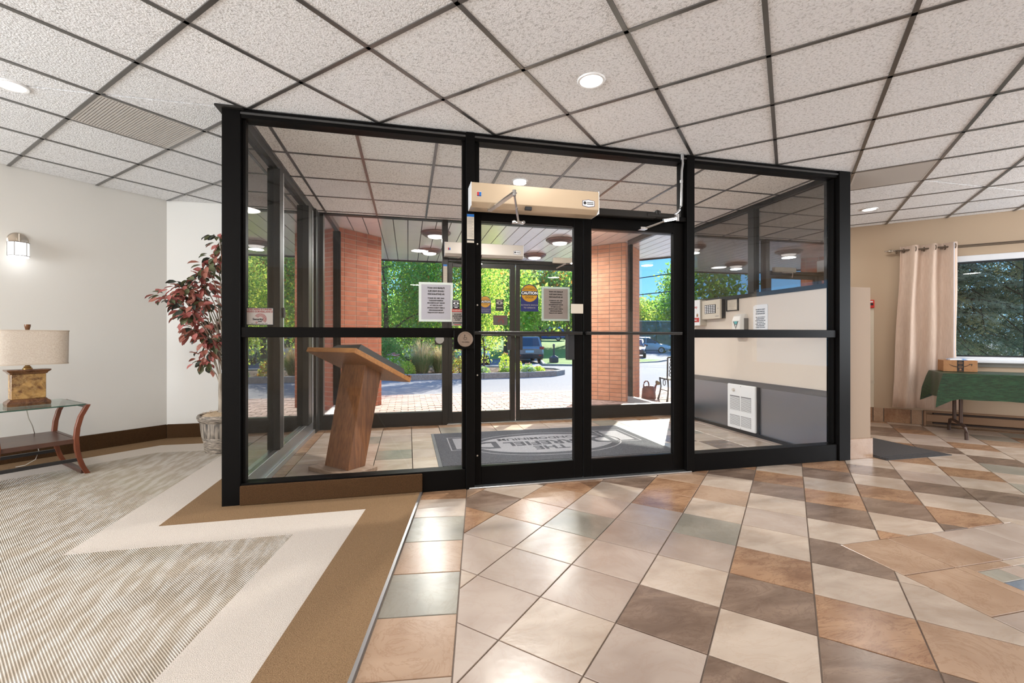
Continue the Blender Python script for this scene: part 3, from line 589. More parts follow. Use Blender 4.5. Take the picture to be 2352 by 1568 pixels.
# ------------------------------------------------------------------ outer glazing with its doors
og = thing('outer_glazing', 'bronze aluminium glazed front with the street doors', 'partition'); og['kind'] = 'structure'
OY0, OY1 = 5.95, 6.05; ZS = 2.91
member(-1.08, -1.03, OY0, OY1, 0, ZS, 'mullion', og, BRONZE)
for x0, x1 in ((.44, .515), (2.41, 2.485), (3.88, 3.95)): member(x0, x1, OY0 - .01, OY1, 0, ZS, 'mullion', og, BRONZE)
member(-1.08, 3.95, OY0, OY1, 2.70, ZS + .05, 'head', og, BRONZE)
for x0, x1 in ((-1.03, .44), (2.485, 3.88)):
    member(x0, x1, OY0, OY1, 0, .18, 'bottom_rail', og, BRONZE); b = MB(); b.box(x0, x1, 5.997, 6.003, .18, 2.70); b.obj('glass_pane', GLASS, og)
member(.515, 2.41, OY0, OY1, 2.165, 2.215, 'transom_bar', og, BRONZE); b = MB(); b.box(.515, 2.41, 5.997, 6.003, 2.215, 2.70); b.obj('glass_pane', GLASS, og)
member(.5, 2.42, 5.93, 6.07, 0, .012, 'threshold', og, ALU)
d1 = door('street_door', 'left leaf of the street doors beyond the vestibule mat', .518, 1.437, 6.0, 2.16, .575, 1.365, .16, 2.10, BRONZE, group='street doors')
d2 = door('street_door', 'right leaf of the street doors beyond the vestibule mat', 1.449, 2.408, 6.0, 2.16, 1.505, 2.345, .16, 2.10, BRONZE, group='street doors')
for d_, s_ in ((d1, 1), (d2, -1)): b = MB(); b.box(.375 * s_ - (.03 if s_ > 0 else .06), .375 * s_ + (.02 if s_ > 0 else -.02), -.06, -.02, .985, 1.21); b.obj('pull_plate', INK, d_, bev=.004)
op2 = operator('pale box operator above the left leaf of the street doors', .463, 1.507, 5.945, 2.215, 2.39, .13, mat('pale_operator_cover', srgb(196, 188, 180), .45, .2))
arm(op2, [(.66, 5.85, 2.20), (.80, 5.68, 2.245), (.92, 5.94, 2.14)], .985, 5.945, 2.215)
cz2 = thing('door_closer', 'small pale closer above the right leaf of the street doors', 'door closer', (2.13, 5.945, 2.19))
b = MB(); b.box(-.17, .24, -.06, 0, 0, .075); b.obj('closer_body', CREAMP, cz2, bev=.006)
b = MB(); b.tube([(.10, -.05, 0), (-.02, -.14, -.02), (-.12, -.03, -.07)], .010, 8); b.obj('arm', CHROME, cz2)
st2 = sheet('instruction_strip', 'narrow blue topped instruction strip on the far mullion by the street doors', 'sticker', .452, .502, 1.86, 2.12, 5.938, CREAMP)
b = MB(); b.box(-.025, .025, -.0012, 0, .105, .13); b.obj('blue_head', BLUE, st2); b = MB(); [b.box(-.02, .02, -.0012, 0, .09 - k * .011, .095 - k * .011) for k in range(19)]; b.obj('fine_print', GREY, st2)
dk = sheet('eye_sticker', 'dark back of an eye sticker high on the left street door', 'sticker', 1.165, 1.275, 1.52, 1.68, 5.994, INK)  # shade of being lit from behind is put into both stickers' colours
b = MB(); b.prism([(.045 * cos(a), .022 * sin(a)) for a in [2 * pi * k / 16 for k in range(16)]], .0006, .0014, FRONT(0, 0, .03)); b.box(-.04, .04, -.0014, 0, .062, .07); b.box(-.04, .04, -.0014, 0, -.04, -.03); b.obj('pale_print', GREY, dk)
b = MB(); b.lathe([(.014, .0014), (.014, .002), (.0005, .002)], 14, FRONT(0, 0, .03)); b.obj('pupil', INK, dk)
dk2 = sheet('surveillance_sticker', 'dark back of a surveillance sticker low on the left street door', 'sticker', 1.13, 1.33, 1.325, 1.46, 5.994, mat('shaded_sticker_back', srgb(78, 70, 68), .7))
b = MB(); [b.ring(r, r + .006, 0, .0006, 24, R(-40), R(200), M=FRONT(.01, -.0007, -.02)) for r in (.022, .036)]; b.obj('arcs', DKRED, dk2); b = MB(); b.box(-.08, .08, -.0014, 0, .042, .050); b.obj('red_print', DKRED, dk2)
caution('yellow and navy caution sign seen at the edge of the left street door', 1.02, 1.60, 5.993, FRONT(0, 0, 0), 1.1)
ad2 = thing('door_push_plate', 'round pale door button on the far mullion by the street doors', 'button', (.40, 5.938, 1.13))
b = MB(); b.box(-.06, .06, -.03, 0, -.07, .07); b.obj('back_box', BRONZE, ad2); b = MB(); b.lathe([(.056, 0), (.058, .012), (.05, .018), (.001, .018)], 28, MP); b.obj('disc', ALU, ad2)
# ------------------------------------------------------------------ downlights
LENS = mat('lit_lens', (1, .97, .92), .5, emit=7.0); LENSW = mat('warm_lit_lens', (1, .82, .6), .5, emit=7.0); RIMW = mat('white_trim', (.85, .85, .85), .4)
def downlight(label, x, y, r=.085, lens=LENS, power=9, z=H + .003, col=(1, .96, .9)):
    d = thing('recessed_downlight', label, 'ceiling light', (x, y, z), 0, 'recessed round ceiling lights')
    b = MB(); b.lathe([(r * .78, .004), (r * .80, -.006), (r * .95, -.008), (r, -.002), (r, .004)], 36); b.obj('trim_ring', RIMW, d, smooth=True)
    b = MB(); b.lathe([(r * .79, -.002), (r * .5, -.0045), (.001, -.005)], 32); b.obj('lens', lens, d, smooth=True)
    l = light('lamp_light', 'AREA', power, (0, 0, -.02), (0, 0, 0), col, shape='DISK', size=r * 1.5); l.parent = d
    return d
downlight('round white downlight in the lobby ceiling in front of the doors', 1.085, 2.536)
downlight('warm downlight over the carpet at the left edge of the frame', -2.40, 3.40, lens=LENSW, col=(1, .85, .68))
downlight('small downlight in the ceiling over the folding table corner', 5.457, 4.298)
downlight('small round downlight in the vestibule ceiling', 1.084, 4.313, r=.08, power=72)
for x, y in ((-1.9, .9), (3.6, 1.2), (6.6, 1.8), (.2, -1.2), (3.4, -1.8), (-3.2, -1.4), (6.6, -1.6)):   # added unseen lights, without fittings, that fill the lobby
    l = light('added_lobby_fill', 'AREA', 12, (x, y, H - .02), (0, 0, 0), (1, .96, .9), shape='DISK', size=.3)
# ------------------------------------------------------------------ left of the lobby: end table, lamp, wall light, ficus
def LWP(t, n, z=0): return ((t - n) * .70711, (t + n) * .70711, z)
CHERRY = mat('cherry_wood', srgb(138, 74, 44), .35, col2=srgb(106, 52, 30), ns=9, stretch=(1, 1, .25), nd=4)
ESP = mat('dark_espresso_wood', srgb(92, 62, 50), .32, col2=srgb(70, 46, 38), ns=7, stretch=(1, 5, 1))
EBON = mat('black_stretcher', (.018, .017, .018), .4)
tb = thing('end_table', 'cherry wood end table with curved legs and a glass top by the cream wall', 'table', LWP(1.02, 5.341), R(45))
def legprof(s):
    zs = [0, .07, .14, .22, .31, .40, .49, .585]; xo = [.308, .276, .254, .240, .235, .243, .264, .308]
    return [(s * x, z) for x, z in zip(xo, zs)]
for sx_ in (1, -1):
    for sy_ in (-1, 1):
        y0 = sy_ * .312
        b = MB(); b.loft([[(x - sx_ * .034, y0 - sy_ * .036, z), (x, y0 - sy_ * .036, z), (x, y0, z), (x - sx_ * .034, y0, z)] for x, z in legprof(sx_)]); b.obj('leg', CHERRY, tb, bev=.003)
    b = MB(); b.box(sx_ * .272 - .017, sx_ * .272 + .017, -.276, .276, .0, .035); b.obj('foot_rail', ESP, tb)
    b = MB(); b.box(sx_ * .290 - .016, sx_ * .290 + .016, -.276, .276, .560, .583); b.obj('top_rail', EBON, tb)
    b = MB(); b.box(sx_ * .222 - .013, sx_ * .222 + .013, -.276, .276, .272, .312); b.obj('shelf_rail', ESP, tb)
b = MB(); b.box(-.21, .21, -.30, .30, .272, .309); b.obj('shelf', ESP, tb, bev=.003)
for y0 in (-.294, .294): b = MB(); b.box(-.25, .25, y0 - .012, y0 + .012, .120, .146); b.obj('stretcher', EBON, tb)
b = MB(); b.box(-.272, .272, -.31, .31, .584, .594); b.obj('glass_top', GLASST, tb); b = MB(); b.box(-.272, .272, -.3125, -.31, .584, .594); b.obj('glass_edge', mat('green_glass_edge', srgb(60, 92, 80), .15), tb)
MARB = mat('golden_brown_marble', srgb(196, 154, 94), .22, col2=srgb(112, 76, 44), ns=16, nd=9, ramp=(.40, .62), veins=(srgb(222, 190, 132), 12, .4))
MARBD = mat('dark_brown_marble', srgb(128, 88, 58), .22, col2=srgb(82, 52, 36), ns=16, nd=6, veins=(srgb(180, 130, 90), 9, .3))
LINEN = mat('oatmeal_linen_shade', srgb(240, 230, 218), .9, col2=srgb(224, 211, 197), ns=120, bump=.12, bs=220, trans=.08)
lp = thing('table_lamp', 'table lamp with a marble slab base and linen drum shade on the glass top', 'lamp', LWP(1.015, 5.34, .5945), R(45))
def slab(b, rings): b.loft([[(-w, -d, z), (w, -d, z), (w, d, z), (-w, d, z)] for w, d, z in rings])
b = MB(); slab(b, [(.124, .066, 0), (.126, .068, .02), (.124, .066, .032), (.106, .052, .048), (.104, .05, .054)]); b.obj('plinth', MARBD, lp)
b = MB(); slab(b, [(.100, .046, .054), (.100, .046, .258)]); b.obj('stone_body', MARB, lp, bev=.004)
b = MB(); slab(b, [(.104, .05, .258), (.112, .056, .272), (.126, .068, .285), (.126, .068, .295)]); b.obj('cornice', MARBD, lp)
b = MB(); b.lathe([(.03, .295), (.03, .302), (.022, .308), (.024, .314), (.014, .322), (.016, .328), (.008, .334), (.006, .61), (.001, .612)], 20); b.obj('neck', mat('antique_gold', srgb(176, 140, 86), .35, .7), lp, smooth=True)
sup = lambda w, d, z: [((w * math.copysign(abs(cos(a)) ** .45, cos(a))), d * math.copysign(abs(sin(a)) ** .55, sin(a)), z) for a in [2 * pi * k / 64 for k in range(64)]]
b = MB(); b.loft([sup(.236, .13, .335), sup(.24, .135, .615), sup(.236, .131, .615), sup(.232, .126, .335), sup(.236, .13, .335)], cap=False); b.obj('shade', LINEN, lp, smooth=True)
b = MB(); b.loft([sup(.2385, .1325, .333), sup(.2385, .1325, .343)], cap=False); b.loft([sup(.2425, .1365, .607), sup(.2425, .1365, .617)], cap=False); b.obj('shade_trim', mat('pale_shade_trim', srgb(216, 202, 186), .9), lp)
b = MB(); b.box(-.235, .235, -.003, .003, .605, .609); b.box(-.003, .003, -.13, .13, .605, .609); b.obj('shade_fitter', CHROME, lp)
b = MB(); b.lathe([(.001, .612), (.011, .613), (.013, .622), (.019, .648), (.0195, .664), (.001, .665)], 20); b.obj('finial', MARBD, lp, smooth=True)
cdm = MB(); cdm.tube([(-.01, .05, .596), (.0, .06, .56), (.02, .10, .47), (.05, .14, .40), (.07, .20, .35), (.10, .325, .30), (.115, .335, .22), (.13, .34, .14), (.11, .345, .07), (.05, .36, .03), (.0, .40, .02)], .0035, 6)
o = cdm.obj('lamp_cord', mat('clear_cord', srgb(206, 200, 190), .4), loc=LWP(1.02, 5.341)); o.rotation_euler = (0, 0, R(45)); tag(o, 'pale lamp cord hanging behind the end table', 'cord')
# wall sconce
NICK = mat('brushed_nickel', srgb(196, 186, 174), .3, .9); OPAL = mat('lit_opal_glass', (1, .99, .98), .3, emit=.85)
sn = thing('wall_sconce', 'lit opal glass wall sconce with a nickel back plate on the cream wall', 'wall light', LWP(1.083, 6.030, 2.045), R(45))
MS = Mx((0, 0, 0), (1, 0, 0), (0, 0, 1), (0, -1, 0))
b = MB(); b.lathe([(.068, 0), (.070, .008), (.062, .016), (.020, .020), (.018, .034), (.001, .036)], 36, MS); b.obj('back_plate', NICK, sn, smooth=True)
b = MB(); b.tube([(0, -.02, 0), (0, -.055, .0), (.0, -.065, -.02)], .008, 10); b.tube([(0, -.075, -.03), (0, -.075, .05)], .009, 10); b.tube([(-.03, -.075, -.022), (.03, -.075, -.022)], .008, 10); b.obj('bracket', NICK, sn)
arcp = lambda w, d, z: [(w * cos(a), -.025 - d * sin(a) ** .7, z) for a in [pi * k / 16 for k in range(17)]]
b = MB(); b.loft([arcp(.064, .085, -.165), arcp(.068, .09, -.155), arcp(.068, .09, -.03)]); b.obj('shade', OPAL, sn, smooth=True)
b = MB()
for z in (-.150, -.028): b.tube([(x * 1.01, y - .001, z) for x, y, _ in arcp(.069, .091, 0)], .0022, 6)
for k in (0, 5, 11, 16): x, y, _ = arcp(.0695, .0915, 0)[k]; b.tube([(x, y, -.15), (x, y, -.028)], .0022, 6)
b.obj('wire_frame', mat('dark_nickel', (.12, .11, .11), .4, .8), sn)
l = light('sconce_light', 'POINT', .32, (0, -.12, -.20), (0, 0, 0), (.93, .96, 1), shadow_soft_size=.05); l.parent = sn
# artificial ficus in a pot
BARK = mat('pale_bark', srgb(176, 164, 148), .8, col2=srgb(124, 110, 96), ns=18, stretch=(1, 1, .3), bump=.4, bs=60)
POT = mat('weathered_woven_pot', srgb(158, 146, 132), .6, col2=srgb(52, 48, 46), ns=12, nd=4, stretch=(2.2, 2.2, .25), ramp=(.40, .6))
POTR = mat('ribbed_pot_rings', srgb(170, 156, 140), .6, col2=srgb(74, 68, 62), ns=30, nd=3, stretch=(.6, .6, 3))
FX, FY = -1.83, 5.08
fc = thing('potted_ficus', 'artificial ficus with red and green leaves in a woven pot behind the left post', 'plant', (FX, FY, .006))
b = MB(); b.lathe([(.150, 0), (.156, .012), (.165, .10), (.178, .15), (.176, .155)], 32); b.obj('pot_base', POTR, fc, smooth=True)
b = MB(); b.lathe([(.176, .152), (.182, .16), (.192, .24), (.196, .30), (.190, .305)], 32); b.obj('pot_body', POT, fc, smooth=True)
b = MB(); b.lathe([(.192, .30), (.208, .315), (.222, .345), (.222, .365), (.212, .378), (.196, .375), (.19, .35)], 32); b.obj('pot_rim', POTR, fc, smooth=True)
b = MB(); b.lathe([(.19, .35), (.17, .372), (.08, .388), (.001, .392)], 24)
for k in range(260): a = rnd.uniform(0, 2 * pi); q = rnd.uniform(.02, .185); v = Vector((q * cos(a), q * sin(a), .372 + rnd.uniform(0, .02))); w = Vector((rnd.uniform(-1, 1), rnd.uniform(-1, 1), rnd.uniform(-.1, .4))) * .03; b.tube([v, v + w * .6 + Vector((0, 0, .006)), v + w], .0016, 4)
b.obj('dry_moss', mat('dry_moss_straw', srgb(206, 184, 156), .95), fc)['kind'] = 'stuff'
def stem(pts, r0, r1, nm='branch'):
    b = MB(); n = len(pts); b.tube(pts, [r0 + (r1 - r0) * i / (n - 1) for i in range(n)], 7); return b.obj(nm, BARK, fc, smooth=True)
b = MB(); b.tube([(0, 0, .37), (.0, 0, .40), (-.01, 0, .50), (-.02, .01, .62), (-.02, .0, .78)], [.055, .042, .03, .026, .018], 10); b.tube([(.02, .01, .37), (.03, .01, .5), (.02, -.01, .7), (.03, -.02, .95), (.02, .0, 1.3), (.0, 0, 1.7), (-.02, 0, 2.12)], [.04, .03, .022, .018, .014, .01, .005], 10)
b.obj('trunk', BARK, fc, smooth=True)
tips = [(-.50, -.03, 1.555), (-.40, .04, 1.60), (-.34, -.05, 1.66), (-.24, .03, 1.74), (-.15, -.04, 1.86), (-.08, .03, 1.95), (-.33, .05, 1.45), (-.27, -.06, 1.40), (-.20, .05, 1.58), (-.14, -.08, 1.50),
        (-.30, .03, 1.24), (-.22, -.04, 1.20), (-.12, .07, 1.30), (-.10, -.06, 1.14), (-.20, .05, .90), (-.15, -.03, 1.02), (-.02, -.04, 2.16), (.0, .06, 2.06), (-.12, .0, 1.70), (-.36, -.01, 1.52),
        (.18, -.05, 1.60), (.26, .08, 1.42), (.20, -.12, 1.24), (.10, .16, 1.75), (.32, .02, 1.62), (.12, -.02, 1.95), (.0, .2, 1.4), (.02, -.18, 1.45)]
for q in tips:
    z0 = max(.62, q[2] - .42 - abs(q[0]) * .5); stem([(-.01, 0, z0), (q[0] * .35, q[1] * .35, z0 + (q[2] - z0) * .55), (q[0] * .72, q[1] * .8, z0 + (q[2] - z0) * .88), q], .007, .0025)
LG = mat('olive_ficus_leaf', srgb(112, 116, 82), .45, col2=srgb(70, 80, 58), ns=20, trans=.2); LD = mat('dark_ficus_leaf', srgb(70, 80, 70), .4, col2=srgb(50, 58, 50), ns=20, trans=.15)
LR = mat('rose_ficus_leaf', srgb(198, 124, 116), .6, col2=srgb(166, 88, 84), ns=20, trans=.25); LPK = mat('dusty_red_ficus_leaf', srgb(182, 116, 100), .6, col2=srgb(150, 100, 84), ns=20, trans=.25)
def leaf_me(m):
    w, L = .021, .078
    vs = [(0, 0, 0), (L * .3, w * .85, .006), (L * .6, w, .006), (L * .85, w * .5, .0), (L, 0, -.010), (L * .85, -w * .5, .0), (L * .6, -w, .006), (L * .3, -w * .85, .006), (L * .35, 0, -.002), (L * .7, 0, -.003)]
    me = bpy.data.meshes.new('leaf'); me.from_pydata(vs, [], [(0, 8, 1), (1, 8, 9, 2), (2, 9, 3), (3, 9, 4), (0, 7, 8), (7, 6, 9, 8), (6, 5, 9), (5, 4, 9)]); me.materials.append(m); me.polygons.foreach_set('use_smooth', [True] * len(me.polygons)); return me
LM = [leaf_me(m) for m in (LG, LD, LR, LPK)]
nl = 0
for i, q in enumerate(tips):
    cnt = 14 if i < 20 else 2
    if q[2] < 1.1: cnt = 8
    for k in range(cnt):
        d = Vector((rnd.gauss(0, 1), rnd.gauss(0, 1), rnd.gauss(0, .7))).normalized(); p = Vector(q) + d * rnd.uniform(.01, .115)
        outer = q[0] < -.3 or q[2] > 1.8 or q[2] < 1.0
        me = rnd.choice([LM[0], LM[0], LM[1], LM[2], LM[3]] if outer else [LM[2], LM[3], LM[2], LM[3], LM[0], LM[1]])
        o = bpy.data.objects.new('leaf', me); COL.objects.link(o); o.parent = fc; o.location = p
        dv = (d + Vector((0, 0, -.75)) + Vector((q[0], q[1], 0)) * .8); o.rotation_euler = dv.to_track_quat('X', 'Z').to_euler(); o.rotation_euler.rotate_axis('X', rnd.uniform(-.9, .9)); s = rnd.uniform(.95, 1.4); o.scale = (s, s, s); nl += 1
fill = MB()
for k in range(360):      # the small crowded leaves inside the crown, too many to pick apart
    q = rnd.choice(tips[:20]); dv = Vector((rnd.gauss(0, 1), rnd.gauss(0, 1), rnd.gauss(0, .7))).normalized(); p = Vector(q) * .93 + Vector((0, 0, .07)) + dv * rnd.uniform(.0, .10)
    rot = (dv + Vector((0, 0, -.6))).to_track_quat('X', 'Z').to_matrix().to_4x4() @ Matrix.Rotation(rnd.uniform(-1, 1), 4, 'X'); s = rnd.uniform(.8, 1.3); fill.m = rnd.choice((0, 1, 2, 3, 2, 3))
    fill.add([v.co * s for v in LM[0].vertices], [tuple(f.vertices) for f in LM[0].polygons], Matrix.Translation(p) @ rot)
fill.obj('small_leaves', [LG, LD, LR, LPK], fc)['kind'] = 'stuff'
# ------------------------------------------------------------------ right of the lobby
def TN(t, n, z=0): return tuple(MR @ Vector((t, n, z)))
# window
VIN = mat('white_vinyl_frame', srgb(232, 236, 242), .35); GASK = mat('black_gasket', (.015, .018, .022), .5)
wi = thing('window_1', 'white vinyl window beside the beige curtain, spruce branches outside', 'window'); wi['kind'] = 'structure'
b = MB(); [b.box(*q, MR) for q in ((W0, W1, -.012, .12, WZ1 - .045, WZ1 + .03), (W0, W1, -.012, .12, WZ0 - .0, WZ0 + .04), (W0, W0 + .06, -.012, .12, WZ0, WZ1), (W1 - .06, W1 + .02, -.012, .12, WZ0, WZ1))]; b.obj('frame', VIN, wi, bev=.004)
b = MB(); [b.box(*q, MR) for q in ((W0 + .06, W1 - .06, .03, .06, WZ1 - .068, WZ1 - .045), (W0 + .06, W1 - .06, .03, .06, WZ0 + .04, WZ0 + .058), (W0 + .06, W0 + .078, .03, .06, WZ0 + .04, WZ1 - .045), (W1 - .084, W1 - .06, .03, .06, WZ0 + .04, WZ1 - .045))]; b.obj('gasket', GASK, wi)
b = MB(); b.box(W0 + .07, W1 - .07, .042, .048, WZ0 + .05, WZ1 - .06, MR); b.obj('glass_pane', GLASS, wi)
b = MB(); b.box(W0 - .03, W1 + .03, -.06, .05, WZ0 - .035, WZ0, MR); b.obj('sill_board', VIN, wi, bev=.006)
b = MB(); b.box(W0 - .02, W1 + .02, -.02, 0, WZ0 - .085, WZ0 - .035, MR); b.obj('apron', mat('grey_sill_apron', srgb(126, 124, 118), .6), wi)
# curtain and rod
CUR = mat('blush_linen_curtain', srgb(234, 212, 195), .85, col2=srgb(220, 196, 178), ns=40, stretch=(6, 6, .25), nd=4, bump=.15, bs=120, trans=.12)
ct = thing('curtain', 'blush beige grommet curtain hanging left of the window', 'curtain', TN(1.5, -.1), R(-45))
nx, nz = 64, 14
def cpt(i, j):
    u_, v_ = i / nx, j / nz; z = 2.372 - (2.372 - .235) * v_ - .022 * (1 - u_) * v_
    x0 = -.245 - .085 * v_ ** 1.3; x1 = .315 + .01 * v_ - .04 * sin(pi * v_) * .5
    ph = 2 * pi * (u_ * 2.9) + .4; amp = .050 * (1 - .35 * v_)
    return (x0 + (x1 - x0) * u_ + .006 * sin(9 * v_ + 5 * u_), amp * sin(ph) + .010 * sin(ph * 2.3 + 2 * v_) * v_ + .01 * v_, z)
b = MB(); vs = [cpt(i, j) for j in range(nz + 1) for i in range(nx + 1)]; b.add(vs, [(j * (nx + 1) + i, j * (nx + 1) + i + 1, (j + 1) * (nx + 1) + i + 1, (j + 1) * (nx + 1) + i) for j in range(nz) for i in range(nx)])
o = b.obj('panel', CUR, ct, smooth=True); sm = o.modifiers.new('thick', 'SOLIDIFY'); sm.thickness = .003
b = MB(); b.box(.262, .270, -.062, -.056, .24, 2.36); b.obj('lining_edge', mat('white_lining', srgb(240, 240, 250), .8), ct)
IRON = mat('antique_nickel_rod', srgb(120, 108, 96), .35, .8)
for u_ in (.07, .25, .43, .61, .80, .95):
    p = cpt(u_ * nx, .33); b = MB(); b.ring(.021, .031, -.004, .004, 20, M=Mx((p[0], p[1], 2.318), (0, 1, 0), (0, 0, 1), (1, 0, 0))); b.obj('grommet', IRON, ct)
rd = thing('curtain_rod', 'double nickel curtain rod with a teardrop finial above the window', 'curtain rod', TN(1.2, -.1, 2.318), R(-45))
b = MB(); b.tube([(0, 0, 0), (1.95, 0, 0)], .010, 12); b.obj('rod', IRON, rd); b = MB(); b.tube([(.05, .045, -.012), (1.95, .045, -.012)], .006, 10); b.obj('back_rod', IRON, rd)
b = MB(); b.lathe([(.010, 0), (.014, .004), (.014, .012), (.008, .018), (.011, .024), (.022, .045), (.020, .062), (.010, .085), (.006, .095), (.009, .100), (.001, .108)], 18, Mx((0, 0, 0), (0, 1, 0), (0, 0, 1), (-1, 0, 0))); b.obj('finial', mat('mercury_glass', srgb(170, 160, 148), .2, .7), rd, smooth=True)
b = MB(); b.box(.02, .034, 0, .095, -.02, .012); b.obj('bracket', IRON, rd); b = MB(); b.box(1.9, 1.914, 0, .095, -.02, .012); b.obj('bracket', IRON, rd)
# fire pull station and raceway
rw_ = thing('surface_raceway', 'cream surface raceway running down from the red pull station', 'conduit', TN(.967, 0, 0), R(-45))
b = MB(); b.box(-.022, .022, -.02, -.0005, .19, 1.562); b.obj('cover', mat('cream_raceway', srgb(214, 204, 186), .5), rw_, bev=.003); b = MB(); b.box(-.024, .024, -.022, -.0005, .52, .56); b.obj('joint_clip', CREAMP, rw_)
ps = thing('fire_pull_station', 'red fire alarm pull station on the tan wall beside the half wall', 'fire alarm', TN(.955, 0, 1.62), R(-45))
b = MB(); b.box(-.045, .035, -.05, -.0005, -.055, .055); b.obj('housing', mat('fire_red', srgb(206, 40, 32), .4), ps, bev=.004); b = MB(); b.box(-.03, .022, -.056, -.05, -.018, .012); b.obj('pull_handle', INK, ps); b = MB(); b.box(-.026, .018, -.0555, -.0505, .022, .04); b.obj('white_label', PAPER, ps)
# baseboard heater
bh = thing('baseboard_heater', 'long brown baseboard heater on the floor along the window wall', 'heater', TN(1.50, 0, 0), R(-45))
HB = mat('tan_heater_cover', srgb(150, 118, 92), .5); HD = mat('dark_heater_slot', srgb(52, 38, 32), .6)
b = MB(); b.box(0, 2.4, -.012, -.0005, .005, .195); b.obj('back_panel', HB, bh)
b = MB(); b.box(.02, 2.4, -.060, -.013, .055, .150); b.obj('front_cover', HB, bh, bev=.004)
b = MB(); b.box(.09, 2.4, -.066, -.013, .152, .172); b.obj('top_louvre', HD, bh); b = MB(); b.box(.09, 2.4, -.062, -.013, .028, .046); b.obj('bottom_louvre', HD, bh); b = MB(); b.box(0, .018, -.064, -.013, 0, .19); b.obj('end_cap', HB, bh)
b = MB(); b.box(.02, 2.4, -.058, -.013, .175, .19); b.obj('top_lip', HB, bh)
# folding table, its cloth and what lies on it
ft = thing('folding_table', 'long folding table with brown bent tube legs under the green cloth', 'table', TN(1.53, -.84, 0), R(-45))
b = MB(); b.box(0, 1.83, 0, .60, .715, .735); b.obj('table_top', mat('brown_laminate', srgb(110, 84, 66), .5), ft)
BRT = mat('brown_steel_tube', srgb(74, 56, 48), .45, .3)
for tx in (.16, 1.67):
    b = MB(); b.tube([(tx, -.10, .0), (tx, -.095, .07), (tx, -.06, .125), (tx, .02, .145), (tx, .42, .155), (tx, .51, .135), (tx, .545, .07), (tx, .55, 0)], .017, 10); b.obj('foot_bar', BRT, ft, smooth=True)
    for y0 in (.10, .34): b = MB(); b.tube([(tx, y0, .15), (tx, y0, .715)], .018, 10); b.obj('leg', BRT, ft, smooth=True)
    for sg in (-1, 1): b = MB(); b.tube([(tx, .10, .52), (tx + sg * .14, .14, .715)], .010, 8); b.obj('brace', BRT, ft)
GRN = mat('dark_green_damask', srgb(34, 78, 54), .38, col2=srgb(15, 42, 32), ns=14, nd=5, stretch=(1, 1, 7), ramp=(.35, .62), bump=.1, bs=90, veins=(srgb(96, 110, 66), 18, .45))
def cl_ring(gr, z, cz, flare):
    L_, D_ = 1.85, .62; pts = []
    def side(p, q, n):
        for k in range(n): pts.append((p[0] + (q[0] - p[0]) * k / n, p[1] + (q[1] - p[1]) * k / n))
    side((-.01, -.01), (L_, -.01), 28); side((L_, -.01), (L_, D_), 12); side((L_, D_), (-.01, D_), 28); side((-.01, D_), (-.01, -.01), 12)
    out = []
    for x, y in pts:
        cw_ = max(0, 1 - math.hypot(min(abs(x + .01), abs(x - L_)), min(abs(y + .01), abs(y - D_))) / .08) ** 1.0
        ox = (-1 if x < .02 else 1 if x > L_ - .02 else 0); oy = (-1 if y < .02 else 1 if y > D_ - .02 else 0)
        wv_ = .006 * sin(x * 21) * abs(oy) + .008 * sin(y * 25) * abs(ox)
        out.append((x + ox * (gr + cw_ * flare) + ox * wv_ * gr * 40, y + oy * (gr + cw_ * flare * .45) + oy * wv_ * gr * 40, z - cw_ * cz + .004 * sin(x * 17 + y * 13) * gr * 30))
    return out
b = MB(); rs = [cl_ring(0, .738, 0, 0), cl_ring(.006, .734, 0, 0), cl_ring(.010, .66, .0, .02), cl_ring(.016, .55, .04, .05), cl_ring(.022, .445, .105, .06)]
b.loft(rs[::-1], cap=False); n_ = len(rs[0]); b.add(rs[0], [tuple(range(n_))])
o = b.obj('tablecloth', GRN, smooth=True, loc=TN(1.53, -.84, 0)); o.rotation_euler = (0, 0, R(-45)); tag(o, 'dark green damask cloth draped over the folding table', 'tablecloth')
KRAFT = mat('kraft_cardboard', srgb(186, 138, 96), .8, col2=srgb(176, 126, 86), ns=20)
bx = thing('shipping_box', 'brown cardboard box with an arrow smile and black tape on the green cloth', 'box', TN(1.745, -.36, .742), R(-45))
w, d, h = .150, .125, .135
b = MB(); b.box(-w, w, -d, d, 0, h); b.obj('carton', KRAFT, bx, bev=.002)
b = MB(); b.box(-.028, .032, -d - .0008, -d, .003, h + .0006); b.box(-.028, .032, -d, d, h, h + .0008); tp = b.obj('black_tape', INK, bx)
MF = Mx((0, -d - .0009, 0), (1, 0, 0), (0, 0, 1), (0, -1, 0))
arc = lambda r, x: .062 + (x / .10) ** 2 * .028 if 0 else 0
def smile(x0, x1):
    up, lo = [], []
    for k in range(9):
        x = x0 + (x1 - x0) * k / 8; y = .060 + .030 * ((x + .005) / .095) ** 2; th = .0075 * (1 - abs((x + .005) / .105) ** 2.5) + .0008; up.append((x, y)); lo.append((x, y - th))
    return lo + up[::-1]
b = MB(); b.prism(smile(-.10, -.029), 0, .0005, MF); b.prism(smile(.033, .088), 0, .0005, MF); b.prism([(.072, .094), (.104, .096), (.106, .090), (.075, .088)], 0, .0005, MF); b.prism([(.098, .096), (.106, .096), (.101, .070), (.095, .070)], 0, .0005, MF); b.obj('arrow_smile', INK, bx)
b = MB(); MG = MF @ Matrix.Translation((.002, 0, .0001)); b.lathe([(.010, 0), (.010, .0004), (.0005, .0004)], 14, MG @ Matrix.Translation((0, .028, 0)))
for z0, q in ((.125, .014), (.112, .022), (.104, .018), (.095, .022), (.078, .012), (.064, .022), (.056, .018), (.048, .020), (.010, .016)): b.box(-q, q, z0 - .0012, z0 + .0012, 0, .0004, MG)
b.obj('tape_print', KRAFT, tp)
